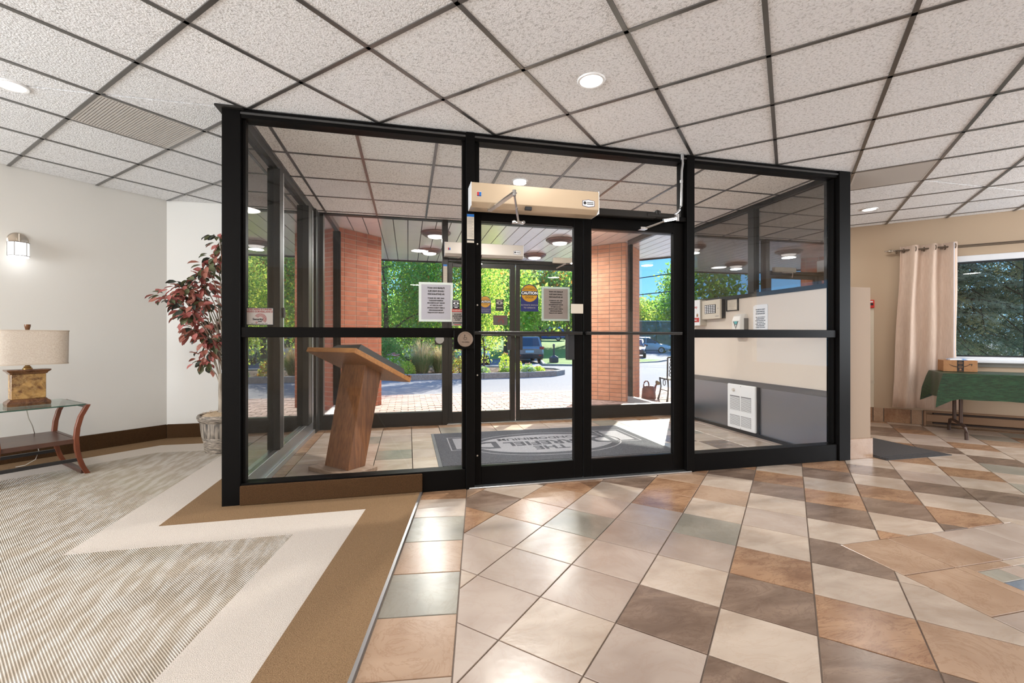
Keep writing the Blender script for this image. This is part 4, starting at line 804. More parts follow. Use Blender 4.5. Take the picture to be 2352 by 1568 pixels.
b = MB(); b.prism([(x, y) for x, y in ((-.112, -.095), (.118, -.085), (.122, .085), (-.10, .092))], 0, .004); rr = [[(x * s_, y * s_, z) for x, y in ((-.112, -.095), (0, -.092), (.118, -.085), (.122, 0), (.122, .085), (0, .09), (-.10, .092), (-.11, 0))] for s_, z in ((1, .003), (.96, .012), (.7, .022), (.3, .026), (.02, .027))]; b.loft(rr)
o = b.obj('padded_mailer', mat('white_blue_mailer', srgb(232, 240, 250), .35, col2=srgb(40, 130, 210), ns=9, stretch=(1, 2.4, 1), ramp=(.5, .6)), smooth=True, loc=TN(1.765, -.36, .8785)); o.rotation_euler = (0, 0, R(-42)); tag(o, 'white and blue padded mailer lying on the shipping box', 'parcel')
# entrance mat behind the half wall
MATG = mat('charcoal_ribbed_mat', srgb(74, 70, 70), .9, col2=srgb(54, 52, 53), ns=160, bump=.5, bs=220)
mt = thing('door_mat', 'dark grey door mat on the tiles behind the half wall', 'mat', (4.775, 4.0, 0))
b = MB(); b.box(-.41, .41, -.72, .72, 0, .006); b.obj('rubber_backing', mat('black_rubber', (.02, .02, .022), .6), mt); b = MB(); b.box(-.37, .37, -.63, .68, .006, .012); b.obj('pile', MATG, mt)
for k in range(3): b = MB(); b.box(-.37, .37, -.71 + k * .025, -.695 + k * .025, .006, .011); b.obj('rib', MATG, mt)
# ------------------------------------------------------------------ inside the vestibule
OAK = mat('oiled_oak', srgb(150, 98, 58), .4, col2=srgb(118, 74, 44), ns=6, nd=6, stretch=(9, 9, .7), veins=(srgb(92, 56, 34), 3, .35))
OAKL = mat('light_oak_edge', srgb(190, 132, 74), .38, col2=srgb(168, 110, 58), ns=8, stretch=(1, 6, 6))
OAKG = mat('greyed_oak', srgb(166, 142, 122), .6, col2=srgb(140, 116, 98), ns=6, stretch=(1, 8, 1))
le = thing('lectern', 'slanted oak lectern standing inside the glass left of the doors', 'lectern', (-.55, 4.10, 0), R(-45))
b = MB(); b.box(-.255, .255, -.16, .16, 0, .036); b.obj('base', OAKG, le, bev=.004)
b = MB(); b.loft([[(-.155, -.07 + q, z + (0 if z < .5 else .0)), (.155, -.07 + q, z), (.155, .11 + q, z - k), (-.155, .11 + q, z - k)] for q, z, k in ((0, .036, 0), (.187, .935, .085))]); b.obj('column', OAK, le, bev=.003)
sl = math.atan2(.29, .62); MBd = Matrix.Translation((0, -.12, 1.066)) @ Matrix.Rotation(-sl, 4, 'X'); LN = .685
b = MB(); b.box(-.32, .32, 0, LN, -.040, 0, MBd); b.obj('desk_board', OAKL, le, bev=.002)
b = MB(); b.box(-.315, .315, .005, LN - .005, -.0415, -.040, MBd); b.obj('board_underside', OAK, le)
b = MB(); b.box(-.315, .315, LN - .02, LN, 0, .02, MBd); b.obj('paper_stop', OAK, le)
b = MB(); b.loft([[(-.06, .03, 0), (.315, .03, 0), (.315, .60, 0), (-.06, .60, 0)], [(-.03, .07, .055), (.30, .05, .055), (.30, .58, .050), (-.03, .58, .050)]], MBd)
o = b.obj('sign_in_binder', mat('charcoal_vinyl', (.035, .037, .037), .5)); o.parent = le; o['label'] = 'charcoal vinyl reading pad on the lectern top'; o.name = 'reading_pad'
# logo mat
MP1 = mat('charcoal_mat_pile', srgb(108, 110, 116), .95, col2=srgb(70, 72, 78), ns=170, nd=3, bump=.8, bs=200, spec=.1); MP2 = mat('silver_mat_pile', srgb(178, 178, 182), .95, col2=srgb(140, 140, 146), ns=170, nd=3, bump=.8, bs=200, spec=.1)
RUB = mat('grey_rubber_edge', srgb(88, 90, 92), .6)
lm = thing('logo_mat', 'large grey entrance mat with a silver emblem and lettering in the vestibule', 'mat', (1.465, 4.685, 0))
b = MB(); b.box(-1.20, 1.20, -.72, .72, 0, .005); b.obj('rubber_backing', RUB, lm, bev=.002)
b = MB(); b.box(-1.165, 1.165, -.685, .685, .005, .0095); b.obj('pile', MP1, lm)
ell = lambda rx, ry, cy, n=48: [(rx * cos(2 * pi * k / n), cy + ry * sin(2 * pi * k / n)) for k in range(n)]
def ringpoly(b, o_, i_, z0, z1):
    n = len(o_); vs = [(x, y, z1) for x, y in o_] + [(x, y, z1) for x, y in i_] + [(x, y, z0) for x, y in o_] + [(x, y, z0) for x, y in i_]
    b.add(vs, [f for k in range(n) for f in ((k, (k + 1) % n, n + (k + 1) % n, n + k), (2 * n + k, 2 * n + (k + 1) % n, (k + 1) % n, k), (n + k, n + (k + 1) % n, 3 * n + (k + 1) % n, 3 * n + k))])
b = MB(); b.prism(ell(.76, .40, -.03), .0095, .0102); em = b.obj('silver_oval', MP2, lm)
b = MB(); ringpoly(b, ell(.86, .50, -.03), ell(.845, .487, -.03), .0095, .0102); b.obj('outer_line', MP2, lm)
for x0, x1 in ((-.98, -.79), (.79, 1.02)):
    b = MB(); b.box(x0, x1, -.10, .38, .0095, .0102); b.obj('silver_banner', MP2, lm)
    b = MB(); [b.box(*q, .0095, .0102) for q in ((x0 - .06, x1 + .06, .425, .437), (x0 - .06, x1 + .06, -.157, -.145), (x0 - .06, x0 - .048, -.145, .425), (x1 + .048, x1 + .06, -.145, .425))]; b.obj('banner_line', MP2, lm)
MT = Mx((0, 0, .0103), (-1, 0, 0), (0, -1, 0), (0, 0, 1))
text('THE', .20, MP1, em, MT @ Matrix.Translation((0, .22, 0)), bold=.006); text('ERREFIEL', .235, MP1, em, MT @ Matrix.Translation((0, .01, 0)), bold=.007); text('CONDOMINIUM', .135, MP1, em, MT @ Matrix.Translation((0, -.20, 0)), bold=.004)
for x in (-.66, .66): text('D', .40, MP1, em, MT @ Matrix.Translation((x, .0, 0)), 'large_letter', bold=.012)
# wall heater
ht = thing('wall_heater', 'white fan heater with four louvred grilles set in the steel wainscot', 'heater', (3.944, 4.60, .0))
b = MB(); b.box(-.02, -.001, -.24, .24, .02, .575); b.obj('back_can', INK, ht)
b = MB(); b.box(-.052, -.02, -.225, .235, .045, .585); b.obj('face_plate', WHITE, ht, bev=.012, seg=3)
for y0, y1, z0, z1 in ((.02, .185, .27, .445), (-.165, .0, .27, .445), (.02, .185, .085, .21), (-.165, .0, .085, .21)):
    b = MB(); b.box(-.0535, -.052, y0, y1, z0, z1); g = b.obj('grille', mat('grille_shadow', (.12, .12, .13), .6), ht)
    n = int((z1 - z0) / .011); b = MB(); b.box(-.056, -.0535, y0, y1, 0, .0065); s0 = b.obj('louvre', WHITE, g, loc=(0, 0, z0 + .002))
    for k in range(1, n): q = s0.copy(); COL.objects.link(q); q.location = (0, 0, z0 + .002 + k * .0111)
MW = Mx((-.052, .12, .515), (0, -1, 0), (0, 0, 1), (-1, 0, 0))
b = MB(); b.lathe([(.020, 0), (.019, .014), (.014, .02), (.001, .02)], 18, MW); b.obj('thermostat_knob', mat('pale_knob', srgb(210, 204, 196), .4), ht, smooth=True)
for z in (.565, .062): b = MB(); b.box(-.0535, -.052, .0, .008, z - .004, z + .004); b.obj('screw', INK, ht)
# things on the right wall
WX = 3.9545
sb = thing('document_cabinet', 'white wall cabinet with red safety plan lettering at the far end of the half wall', 'cabinet', (WX, 5.46, 1.32))
b = MB(); b.box(-.10, 0, -.15, .15, 0, .345); b.obj('case', mat('putty_metal', srgb(196, 188, 176), .5), sb, bev=.003); b = MB(); b.box(-.112, -.10, -.152, .152, -.002, .348); dr_ = b.obj('door', WHITE, sb, bev=.002)
text('Fire Safety\nPlan', .047, RED, dr_, WEST(-.1125, 0, .22), space=1.25, bold=.0008)
b = MB(); b.box(-.1135, -.112, -.14, .14, .045, .105); rb = b.obj('red_band', RED, dr_); text('fire safety box', .032, PAPER, rb, WEST(-.1138, 0, .075), bold=.0006)
b = MB(); b.box(-.114, -.112, -.118, -.084, .118, .150); b.ring(.010, .014, 0, .002, 12, 0, pi, M=WEST(-.1125, -.101, .15)); b.obj('padlock_picture', mat('brass_print', srgb(150, 110, 70), .5), dr_)
an = thing('alarm_annunciator', 'cream fire alarm panel with a grid of indicator windows on the half wall', 'alarm panel', (WX, 5.12, 1.40))
b = MB(); b.box(-.055, 0, -.18, .18, .0, .245); b.obj('back_box', INK, an); b = MB(); b.box(-.085, -.055, -.178, .182, -.002, .247); f = b.obj('cover', CREAMP, an, bev=.004)
b = MB(); b.box(-.087, -.085, -.10, .12, .07, .185); sc_ = b.obj('screen', INK, f); b = MB(); b.box(-.0885, -.087, -.0135, .0135, 0, .014)
s0 = b.obj('indicator_window', PAPER, f, loc=(0, .098, .077))
for i in range(5):
    for j in range(5):
        if i or j: q = s0.copy(); COL.objects.link(q); q.location = (0, .098 - i * .042, .077 + j * .0215)
b = MB(); b.lathe([(.008, 0), (.008, .004), (.001, .004)], 12, WEST(-.085, -.14, .13)); b.obj('key_lock', NICK, f); b = MB(); b.box(-.086, -.085, -.155, -.09, .026, .036); b.obj('maker_mark', GREY, f)
ce = thing('framed_certificate', 'small certificate in a thin black frame on the half wall', 'picture', (WX, 4.81, 1.485))
b = MB(); [b.box(-.018, 0, *q) for q in ((-.105, .105, 0, .012), (-.105, .105, .143, .155), (-.105, -.09, .012, .143), (.09, .105, .012, .143))]; b.obj('frame', INK, ce); b = MB(); b.box(-.008, -.001, -.09, .09, .012, .143); pg = b.obj('page', CREAMP, ce)
b = MB(); [b.box(-.0085, -.008, -q, q, z, z + .003) for q, z in ((.03, .12), (.06, .10), (.06, .085), (.055, .07), (.06, .055), (.03, .035))]; b.obj('print', GREY, pg)
dp = thing('sanitizer_dispenser', 'white hand sanitizer dispenser with a teal triangle on the half wall', 'dispenser', (WX, 4.64, 1.15))
b = MB(); pr = lambda z, d, w: [(0, -w, z), (0, w, z), (-d * .55, w, z), (-d, w * .72, z), (-d, -w * .72, z), (-d * .55, -w, z)]
b.loft([pr(0, .085, .085), pr(.02, .10, .09), pr(.21, .10, .09), pr(.26, .085, .082), pr(.288, .05, .07)]); b.obj('housing', mat('white_plastic', srgb(226, 224, 220), .4), dp, bev=.006, seg=2)
b = MB(); b.box(-.06, -.002, -.094, -.088, .05, .235); b.obj('side_window', mat('grey_plastic', srgb(120, 118, 116), .5), dp)
b = MB(); MD = WEST(-.1005, 0, 0); b.prism([(-.045, .20), (.045, .20), (0, .105)], 0, .001, MD); tr_ = b.obj('dark_triangle', mat('slate_print', srgb(74, 86, 90), .5), dp); b = MB(); b.prism([(-.03, .198), (.03, .198), (.012, .165), (-.012, .165)], .001, .0016, MD); b.obj('teal_mark', mat('teal_print', srgb(70, 170, 176), .5), tr_)
b = MB(); b.prism([(-.008, .158), (.008, .158), (0, .125)], .001, .0016, MD); b.obj('white_mark', PAPER, tr_)
b = MB(); [b.box(-.04 + k * .022, -.04 + k * .022 + .012, .055, .085, 0, .001, MD) for k in range(4)]; b.obj('pink_print', mat('pink_print', srgb(220, 160, 140), .5), dp)
pn = thing('parcel_notice', 'white paper parcel notice taped on the half wall beside the dispenser', 'notice', (WX, 4.36, 1.23), 0)
b = MB(); b.box(-.004, -.001, -.108, .108, 0, .29); ps_ = b.obj('sheet', PAPER, pn); b = MB(); b.box(-.002, -.0005, -.10, .09, .285, .303); b.obj('back_sheet', PAPER, pn)
text(NOTE[0], .0185, INK, ps_, WEST(-.0045, 0, .222), 'heading', space=1.3, bold=.0006); text(NOTE[1], .0145, INK, ps_, WEST(-.0045, 0, .098), space=1.36, bold=.0004)
# ------------------------------------------------------------------ outdoors: ground
PAVE = mat('pink_concrete_paver', srgb(176, 152, 142), .85, col2=srgb(156, 132, 124), ns=9, vary=.10, bump=.2, bs=90)
ASPH = mat('grey_asphalt', srgb(132, 132, 136), .9, col2=srgb(110, 110, 116), ns=60, nd=5, bump=.3, bs=120)
CURB = mat('concrete_curb', srgb(168, 158, 146), .9, col2=srgb(140, 132, 122), ns=22, nd=5, bump=.2, bs=80)
MULCH = mat('bark_mulch', srgb(122, 88, 66), .95, col2=srgb(58, 40, 30), ns=26, nd=6, bump=1, bs=40)
LAWN = mat('mown_lawn', srgb(122, 152, 62), .95, col2=srgb(92, 120, 48), ns=3, nd=6, bump=.4, bs=60)
def zg(y): return -.06 if y < 14 else -.06 - .32 * min(1, (y - 14) / 12)
b = MB(); ysr = [6.0, 9.5, 14, 18, 22, 26, 30, 46, 60, 160]; b.add([(x, y, (zg(y) if y < 46 else {46: -.36, 60: .2, 160: 1.6}[y]) - .001) for y in ysr for x in (-70, 110)], [(2 * i, 2 * i + 1, 2 * i + 3, 2 * i + 2) for i in range(len(ysr) - 1)])
road = struct(b.obj('road', ASPH)); road['label'] = 'grey asphalt drive and car park'
b = MB(); b.box(-4.5, 8.5, 6.04, 9.5, -.2, -.028); pv = struct(b.obj('pavement', mat('paver_joint_sand', srgb(112, 96, 86), .95)))
b = MB(); b.box(-4.5, 8.5, 9.5, 9.62, -.2, -.035); b.obj('edge_curb', CURB, pv)
pl_ = []
for r_ in range(31):
    for c_ in range(-22, 39):
        x0 = c_ * .222 + (r_ % 2) * .111; y0 = 6.06 + r_ * .111
        if -4.4 < x0 < 8.2: pl_.append((math.hypot(x0 - 1.0, (y0 - 5.6) * 1.1) + (3 if x0 < -1.2 or x0 > 4.2 else 0), x0, y0))
pl_.sort(); b = MB(); b.box(.004, .218, .004, .107, -.06, 0); b.v = [(x if z < -.01 else x + (.003 if x < .1 else -.003), y if z < -.01 else y + (.003 if y < .05 else -.003), z) for x, y, z in b.v]
p0 = b.obj('paver', PAVE, pv, loc=(pl_[0][1], pl_[0][2], -.02)); bs_ = MB()
for k, (_, x, y) in enumerate(pl_[1:], 1):
    dz = -.02 + rnd.uniform(-.003, .003)
    if k < 300: o = p0.copy(); COL.objects.link(o); o.location = (x, y, dz)
    else: bs_.box(x + .004, x + .218, y + .004, y + .107, -.05, dz)
bs_.obj('paver_field', PAVE, pv)['kind'] = 'stuff'
# planted island in front of the doors
isl = [(-30, 13.2), (2.2, 13.15), (3.6, 13.25), (4.6, 13.55), (5.1, 14.1), (5.1, 14.9), (4.4, 15.8), (3.2, 16.6), (1, 17.2), (-30, 18.5)]
b = MB(); b.prism(inset(isl, .12), -.1, .06); im = b.obj('planting_bed', MULCH); im['kind'] = 'structure'; im['label'] = 'mulched island bed with shrubs beside the drive'
ii = inset(isl, .13); oo = ccw(isl)
for k in range(len(oo)):
    p, q = Vector(oo[k]), Vector(oo[(k + 1) % len(oo)]); L_ = (q - p).length; n = max(1, int(L_ / 1.1)) if L_ < 20 else 18
    if L_ > 20: p = q + (p - q).normalized() * 20 if q.x > p.x else p; q = q if q.x > p.x else p + (q - p).normalized() * 20
    d = (q - p) / n; nrm = Vector((-d.y, d.x)).normalized() * .14
    for j in range(n):
        a = p + d * j + d.normalized() * .006; c = p + d * (j + 1) - d.normalized() * .006
        b = MB(); b.prism(ccw([a, c, c + nrm, a + nrm]), -.1, .11); b.obj('curb_stone', CURB, im, bev=.015)
gmb = MB()
for k in range(900):   # bark chips
    x = rnd.uniform(-3, 4.7); y = rnd.uniform(13.35, 15.5)
    a = rnd.uniform(0, pi); s = rnd.uniform(.02, .06); v = Vector((cos(a), sin(a), rnd.uniform(-.3, .3))) * s; w = Vector((-sin(a), cos(a), rnd.uniform(-.3, .3))) * s * .4; c = Vector((x, y, .075 + rnd.uniform(0, .03)))
    if x > 4.2 and y > 14.4: continue
    gmb.add([c - v - w, c + v - w, c + v + w, c - v + w], [(0, 1, 2, 3)])
gmb.obj('bark_chips', MULCH, im)['kind'] = 'stuff'
def lawn(name, polyz, label):
    b = MB(); n = len(polyz); b.add([(x, y, z) for x, y, z in polyz], [tuple(range(n))]); o = struct(b.obj(name, LAWN)); o['label'] = label; return o
lw1 = lawn('lawn', [(6.9, 22.3, -.20), (8.4, 21.45, -.20), (10.6, 22.4, -.20), (11.6, 25, -.2), (12.0, 29, -.2), (8.6, 29, -.22), (8.0, 26.5, -.22)], 'corner of lawn with a curb behind the parked cars')
b = MB()
for p, q in (((6.85, 22.3), (8.4, 21.35)), ((8.4, 21.35), (10.6, 22.3)), ((6.85, 22.3), (7.95, 26.5)), ((10.6, 22.3), (11.7, 25))):
    p, q = Vector(p), Vector(q); nn = Vector((q.y - p.y, p.x - q.x)).normalized() * .15; b = MB(); b.prism(ccw([p, q, q + nn, p + nn]), -.42, -.17); b.obj('curb_stone', CURB, lw1, bev=.02)
b = MB(); vs = []; xs = [-1, -.5, 0, .4, .8, 1]; yy = [(31, -.36, 13), (38, .05, 16), (46, .55, 20), (56, .95, 25), (150, 1.75, 60)]
b.add([((x * xr if x > 0 else x * 70), y, z) for y, z, xr in yy for x in xs], [(j * 6 + i, j * 6 + i + 1, (j + 1) * 6 + i + 1, (j + 1) * 6 + i) for j in range(4) for i in range(5)])
l2 = struct(b.obj('lawn.001', LAWN)); l2['label'] = 'rising lawn behind the parked cars'
b = MB(); b.box(-40, 12, 30.85, 31.0, -.5, -.30); b.obj('curb_stone', CURB, l2)
l3 = lawn('lawn.002', [(12.6, 24, -.33), (15.2, 25.5, -.33), (17.2, 27.5, -.33), (16.5, 29, -.33), (13.5, 29.2, -.33)], 'small grass island on the right of the car park')
b = MB(); b.prism(ccw([(12.5, 23.85), (15.3, 25.35), (17.4, 27.4), (17.2, 27.55), (15.2, 25.5), (12.5, 24.0)]), -.45, -.29); b.obj('curb_stone', CURB, l3)
# ------------------------------------------------------------------ canopy over the entrance
SOF = mat('glossy_metal_soffit', (.88, .88, .87), .18, .4, bump=.03, bs=3)
soff = MB(); CAN = [(0, -1, -6.05), (0, 1, 10.4), (1, 1, 14.17), (-1, 1, 11.35)]
soff.prism(ccw(clip(rect(-5, 7.6, 6, 10.5), CAN)), 2.93, 3.5); can = struct(soff.obj('canopy_roof', mat('canopy_top', (.08, .08, .08), .8)))
for k in range(60):
    x0 = -4.96 + .2155 * k; p = clip(rect(x0 + .007, x0 + .2085, 6.05, 10.36), CAN + [(1, 1, 14.12), (-1, 1, 11.30)])
    if len(p) > 2 and area(p) > .01: b = MB(); b.prism(ccw(p), 2.91, 2.93); b.obj('soffit_plank', SOF, can)
for p, q in (((-.95, 10.4), (3.77, 10.4)), ((3.77, 10.4), (7.6, 6.57)), ((-.95, 10.4), (-4.8, 6.55))):
    p, q = Vector(p), Vector(q); d = (q - p).normalized(); n = Vector((-d.y, d.x)) * .04; n = n if n.y > 0 else -n
    b = MB(); b.prism(ccw([p, q, q + n, p + n]), 2.885, 3.5); b.obj('fascia', BRONZE, can)
BRN = mat('bronze_lamp_ring', srgb(120, 98, 92), .4, .5); CLENS = mat('canopy_lamp_lens', (1, .98, .95), .4, emit=1.2)
cl0 = None
for i, (x, y, lb) in enumerate(((.45, 7.55, 'near left'), (.42, 9.08, 'far left'), (2.64, 7.58, 'near right'), (2.60, 9.08, 'far right'))):
    if cl0 is None:
        cl0 = thing('canopy_lamp', '', 'ceiling light', (x, y, 2.91), 0, 'round bronze lamps under the canopy')
        b = MB(); b.lathe([(.245, 0), (.25, -.012), (.235, -.03), (.21, -.034), (.205, -.048), (.185, -.052), (.18, -.066), (.15, -.07), (.14, -.062), (.001, -.062)], 40); b.obj('stepped_ring', BRN, cl0, smooth=True)
        b = MB(); b.lathe([(.135, -.063), (.12, -.085), (.07, -.098), (.001, -.10)], 32); b.obj('lens', CLENS, cl0, smooth=True); o = cl0
    else: o = dup(cl0, (x, y, 2.91)); [bpy.data.objects.remove(q) for q in list(o.children) if q.type == 'LIGHT']
    l = light('lamp_light', 'AREA', 45, (0, 0, -.13), (0, 0, 0), (1, .97, .93), shape='DISK', size=.24); l.parent = o
    o['label'] = f'round stepped bronze canopy lamp, the {lb} one of the four'
# wing windows that run out to the brick columns
SILLW = mat('sunlit_wing_sill', (.62, .62, .62), .35, .4)  # sun on the left sill is put into its whiter colour
for nm, x0, x1, y1, lb in (('wing_window', -1.13, -1.06, 7.62, 'left'), ('wing_window', 3.88, 3.95, 7.42, 'right')):
    wq = thing(nm, f'glazed side screen between the vestibule and the {lb} brick column', 'window', (0, 0, 0)); wq['kind'] = 'structure'
    member(x0, x1, 6.05, y1, 2.83, 2.93, 'top_rail', wq, mat('grey_wing_rail', (.12, .12, .12), .35, .5)); member(x0, x1, 6.05, y1, -.03, .10, 'sill', wq, SILLW if x0 < 0 else mat('grey_wing_sill', (.25, .25, .25), .5)); member(x0 - (.02 if x0 < 0 else 0), x1 + (.02 if x0 < 0 else 0), y1 - (.17 if x0 < 0 else .07), y1, .1, 2.83, 'end_post', wq, BLACK if x0 < 0 else BRONZE)
    xm = (x0 + x1) / 2; b = MB(); b.box(xm - .003, xm + .003, 6.05, y1 - .07, .10, 2.83); b.obj('glass_pane', GLASS, wq)
# brick columns
BRK = mat('red_brick', srgb(178, 108, 80), .85, col2=srgb(156, 90, 66), ns=5, bump=.12, bs=160, vary=.07); BRKO = mat('glare_lightened_brick', srgb(222, 164, 132), .85, col2=srgb(208, 148, 116), ns=5, bump=.12, bs=160, vary=.05); MORT = mat('mortar', srgb(178, 150, 132), .95)  # right column's brick colour is lightened for glare in the glass
def column(label, cx, cy, m, shown):
    c = thing('brick_column', label, 'column', (cx, cy, -.02), R(45)); c['kind'] = 'structure'
    S = .877; h = S / 2; b = MB(); b.box(-h + .005, h - .005, -h + .005, h - .005, 0, 2.93); b.obj('mortar_core', MORT, c)
    xs = [0, .105, .335, .565, .795, S]; stf = MB()
    for fi in range(4):       # faces: 0 = -y, 1 = -x, 2 = +y, 3 = +x
        M = Matrix.Rotation(-fi * pi / 2, 4, 'Z')
        if fi == shown:
            for a, e_2 in zip(xs[:-1], xs[1:]):
                b = MB(); b.box(-h + a + .006, -h + e_2 - .006, -h, -h + .05, .006, .071, M); s0 = b.obj('brick', m, c, loc=(0, 0, 0))
                for r_ in range(1, 38): o = s0.copy(); COL.objects.link(o); o.location = (0, 0, r_ * .077)
        else:
            for a, e_2 in zip(xs[:-1], xs[1:]):
                for r_ in range(38): stf.box(-h + a + .005, -h + e_2 - .005, -h, -h + .05, r_ * .077 + .005, r_ * .077 + .072, M)
    stf.obj('brick_courses', m, c)['kind'] = 'stuff'
column('red brick column under the canopy, left of the street doors', -1.07, 8.12, BRK, 0)
column('glare-lightened brick column under the canopy, right of the street doors', 3.89, 8.12, BRKO, 1)
# ------------------------------------------------------------------ foliage
def quads(name, C, Nrm, size, m, par, asp=.55, fold=0):
    n = len(C); r = np.random.RandomState(len(C) % 997 + 3)
    t = r.normal(size=(n, 3)); t -= (t * Nrm).sum(1)[:, None] * Nrm; t /= np.linalg.norm(t, axis=1)[:, None]; s = np.cross(Nrm, t)
    sz = (size * r.uniform(.6, 1.25, n))[:, None]
    V = np.stack([C - t * sz, C + s * sz * asp, C + t * sz, C - s * sz * asp], 1).reshape(-1, 3)
    me = bpy.data.meshes.new(name); me.vertices.add(4 * n); me.vertices.foreach_set('co', V.ravel()); me.loops.add(4 * n); me.loops.foreach_set('vertex_index', np.arange(4 * n))
    me.polygons.add(n); me.polygons.foreach_set('loop_start', np.arange(n) * 4)
    ms = m if isinstance(m, list) else [m]
    for q in ms: me.materials.append(q)
    if len(ms) > 1: me.polygons.foreach_set('material_index', r.choice(len(ms), n, p=None))
    me.update(calc_edges=True); o = link(name, me, par); o['kind'] = 'stuff'; return o
L1 = mat('sunlit_green_leaf', srgb(178, 216, 84), .6, vary=0, trans=.68, spec=.2); L2 = mat('deep_green_leaf', srgb(122, 172, 82), .6, trans=.65, spec=.2); L3 = mat('yellow_green_leaf', srgb(232, 236, 110), .6, trans=.68, spec=.2)
L4 = mat('autumn_orange_leaf', srgb(206, 140, 62), .6, trans=.5, spec=.2); L5 = mat('olive_green_leaf', srgb(154, 174, 98), .6, trans=.62, spec=.2)
TRK = mat('grey_brown_trunk', srgb(104, 86, 72), .9, col2=srgb(70, 58, 48), ns=8, stretch=(3, 3, .4), bump=.5)
def tree(name, label, x, y, z, ht, rx, rz, zc, n, size, mats, seed, cl=70, group=None, tr=.14, spread=.28):
    T = thing(name, label, 'tree', (x, y, z), 0, group); r = np.random.RandomState(seed)
    d = r.normal(size=(cl, 3)); d /= np.linalg.norm(d, axis=1)[:, None]; rad = r.uniform(.35, 1, cl)[:, None] ** .6
    K = d * rad * np.array([rx, rx, rz]) + np.array([0, 0, zc]); K[:, 2] = np.maximum(K[:, 2], zc - rz * .95)
    idx = r.randint(0, cl, n); g = r.normal(size=(n, 3)) * np.array([rx, rx, rz]) * spread * .75; C = K[idx] + g
    Nm = r.normal(size=(n, 3)) + np.array([0, 0, .5]); Nm /= np.linalg.norm(Nm, axis=1)[:, None]
    quads('crown', C, Nm, size, mats, T)
    b = MB(); b.tube([(0, 0, -.1), (.03, 0, ht * .2), (-.04, .03, ht * .45), (.03, .02, ht * .8)], [tr, tr * .8, tr * .55, tr * .15], 8)
    for k in range(9): q = K[k * 3 % cl]; zb = ht * (.22 + .05 * k); b.tube([(0, 0, zb), (q[0] * .4, q[1] * .4, zb + (q[2] - zb) * .55), tuple(q)], [tr * .4, tr * .25, tr * .08], 6)
    b.obj('trunk', TRK, T, smooth=True); return T
tree('leafy_tree', 'tall dense green tree beyond the island, behind the grasses', -.9, 19.6, -.2, 7, 2.7, 3.1, 3.7, 30000, .068, [L1, L2, L2, L5], 1)
tree('leafy_tree', 'full green tree with a few yellow leaves beyond the island, left of the doors', 2.0, 21.0, -.2, 7, 2.3, 3.0, 3.8, 26000, .068, [L1, L2, L3, L2, L1, L4, L5], 2)
tree('leafy_tree', 'dark green tree left of the island that shows only in the side glass', -6.0, 21.0, -.2, 7.5, 3.0, 3.3, 4.0, 9000, .14, [L2, L1, L5], 3)
tree('young_birch', 'slim young birch with bright yellow green leaves in the island bed', 2.38, 14.3, .05, 3.5, .72, 1.35, 2.15, 6500, .045, [L3, L1, L3, L2], 4, cl=50, tr=.035, spread=.32)
tree('park_tree', 'broad tree on the lawn behind the parked grey car', 7.3, 33.5, -.25, 7.2, 3.0, 2.9, 4.3, 9000, .16, [L1, L3, L5, L1], 5, tr=.22)
tree('park_tree', 'tree with orange tipped leaves on the rising lawn', 12.2, 41, .3, 8, 3.3, 3.0, 4.9, 8000, .19, [L5, L4, L1, L5], 6, tr=.24)
tree('park_tree', 'tree with two stout trunks at the right of the rising lawn', 16.2, 44, .5, 8, 3.2, 2.9, 4.9, 7000, .2, [L1, L5, L3, L2], 7, tr=.28)
tree('car_park_tree', 'olive and rust coloured tree behind the green fence', 25.6, 52, .3, 8.4, 2.6, 3.7, 4.3, 7000, .2, [L5, L5, L2, L4], 8, tr=.24)
tree('car_park_tree', 'tall green tree at the right beyond the green fence', 35.2, 51, .3, 11, 3.5, 4.6, 5.8, 8000, .22, [L1, L5, L2], 9, tr=.26)
tree('car_park_tree', 'low yellow green tree between the two taller ones', 30.2, 55, .3, 6, 2.6, 2.4, 3.2, 4500, .2, [L3, L1, L5], 10, tr=.2)
bt = tree('distant_tree', 'distant hazy green trees that close the view', -16, 64, .8, 7, 4.4, 3.2, 3.3, 4200, .34, [L2, L5, L1], 11, cl=60, group='distant trees')
for k in range(1, 10): dup(bt, (-16 + 7.0 * k + rnd.uniform(-1.5, 1.5), 66 + rnd.uniform(-3, 6), .8), rnd.uniform(0, 6))
# shrubs, grasses and flowers of the island
def blades(par, n, h, sp, m, w=.006, seed=0, nm='blades', z0=0, tipm=None):
    r = random.Random(seed); b = MB()
    for k in range(n):
        a = r.uniform(0, 2 * pi); q = r.uniform(0, .17); hh = h * r.uniform(.6, 1.05); s_ = sp * r.uniform(.2, 1); c = Vector((q * cos(a), q * sin(a), z0)); o_ = Vector((cos(a), sin(a), 0)); side = Vector((-sin(a), cos(a), 0)) * w
        p1 = c + o_ * s_ * .35 + Vector((0, 0, hh * .6)); p2 = c + o_ * s_ + Vector((0, 0, hh * (.98 - .25 * s_ / max(sp, .01)))); i = len(b.v)
        b.add([c - side, c + side, p1 + side * .8, p1 - side * .8, p2], [(0, 1, 2, 3), (3, 2, 4)])
    o = b.obj(nm, m, par); o['kind'] = 'stuff'; return o
GB = mat('grass_blade', srgb(122, 146, 84), .7, trans=.35); GP = mat('tan_grass_plume', srgb(206, 184, 140), .8, trans=.4)
for i, (x, y, s_, lb) in enumerate(((.42, 14.1, 1, 'tall fountain grass with tan plumes in the island bed'), (.98, 14.35, .85, 'shorter fountain grass beside the far mullion in the island bed'))):
    g = thing('ornamental_grass', lb, 'plant', (x, y, .06), 0); blades(g, 800, .80 * s_, .78 * s_, GB, .006, i); blades(g, 320, 1.32 * s_, .62 * s_, GP, .006, i + 9, 'plumes', .0)
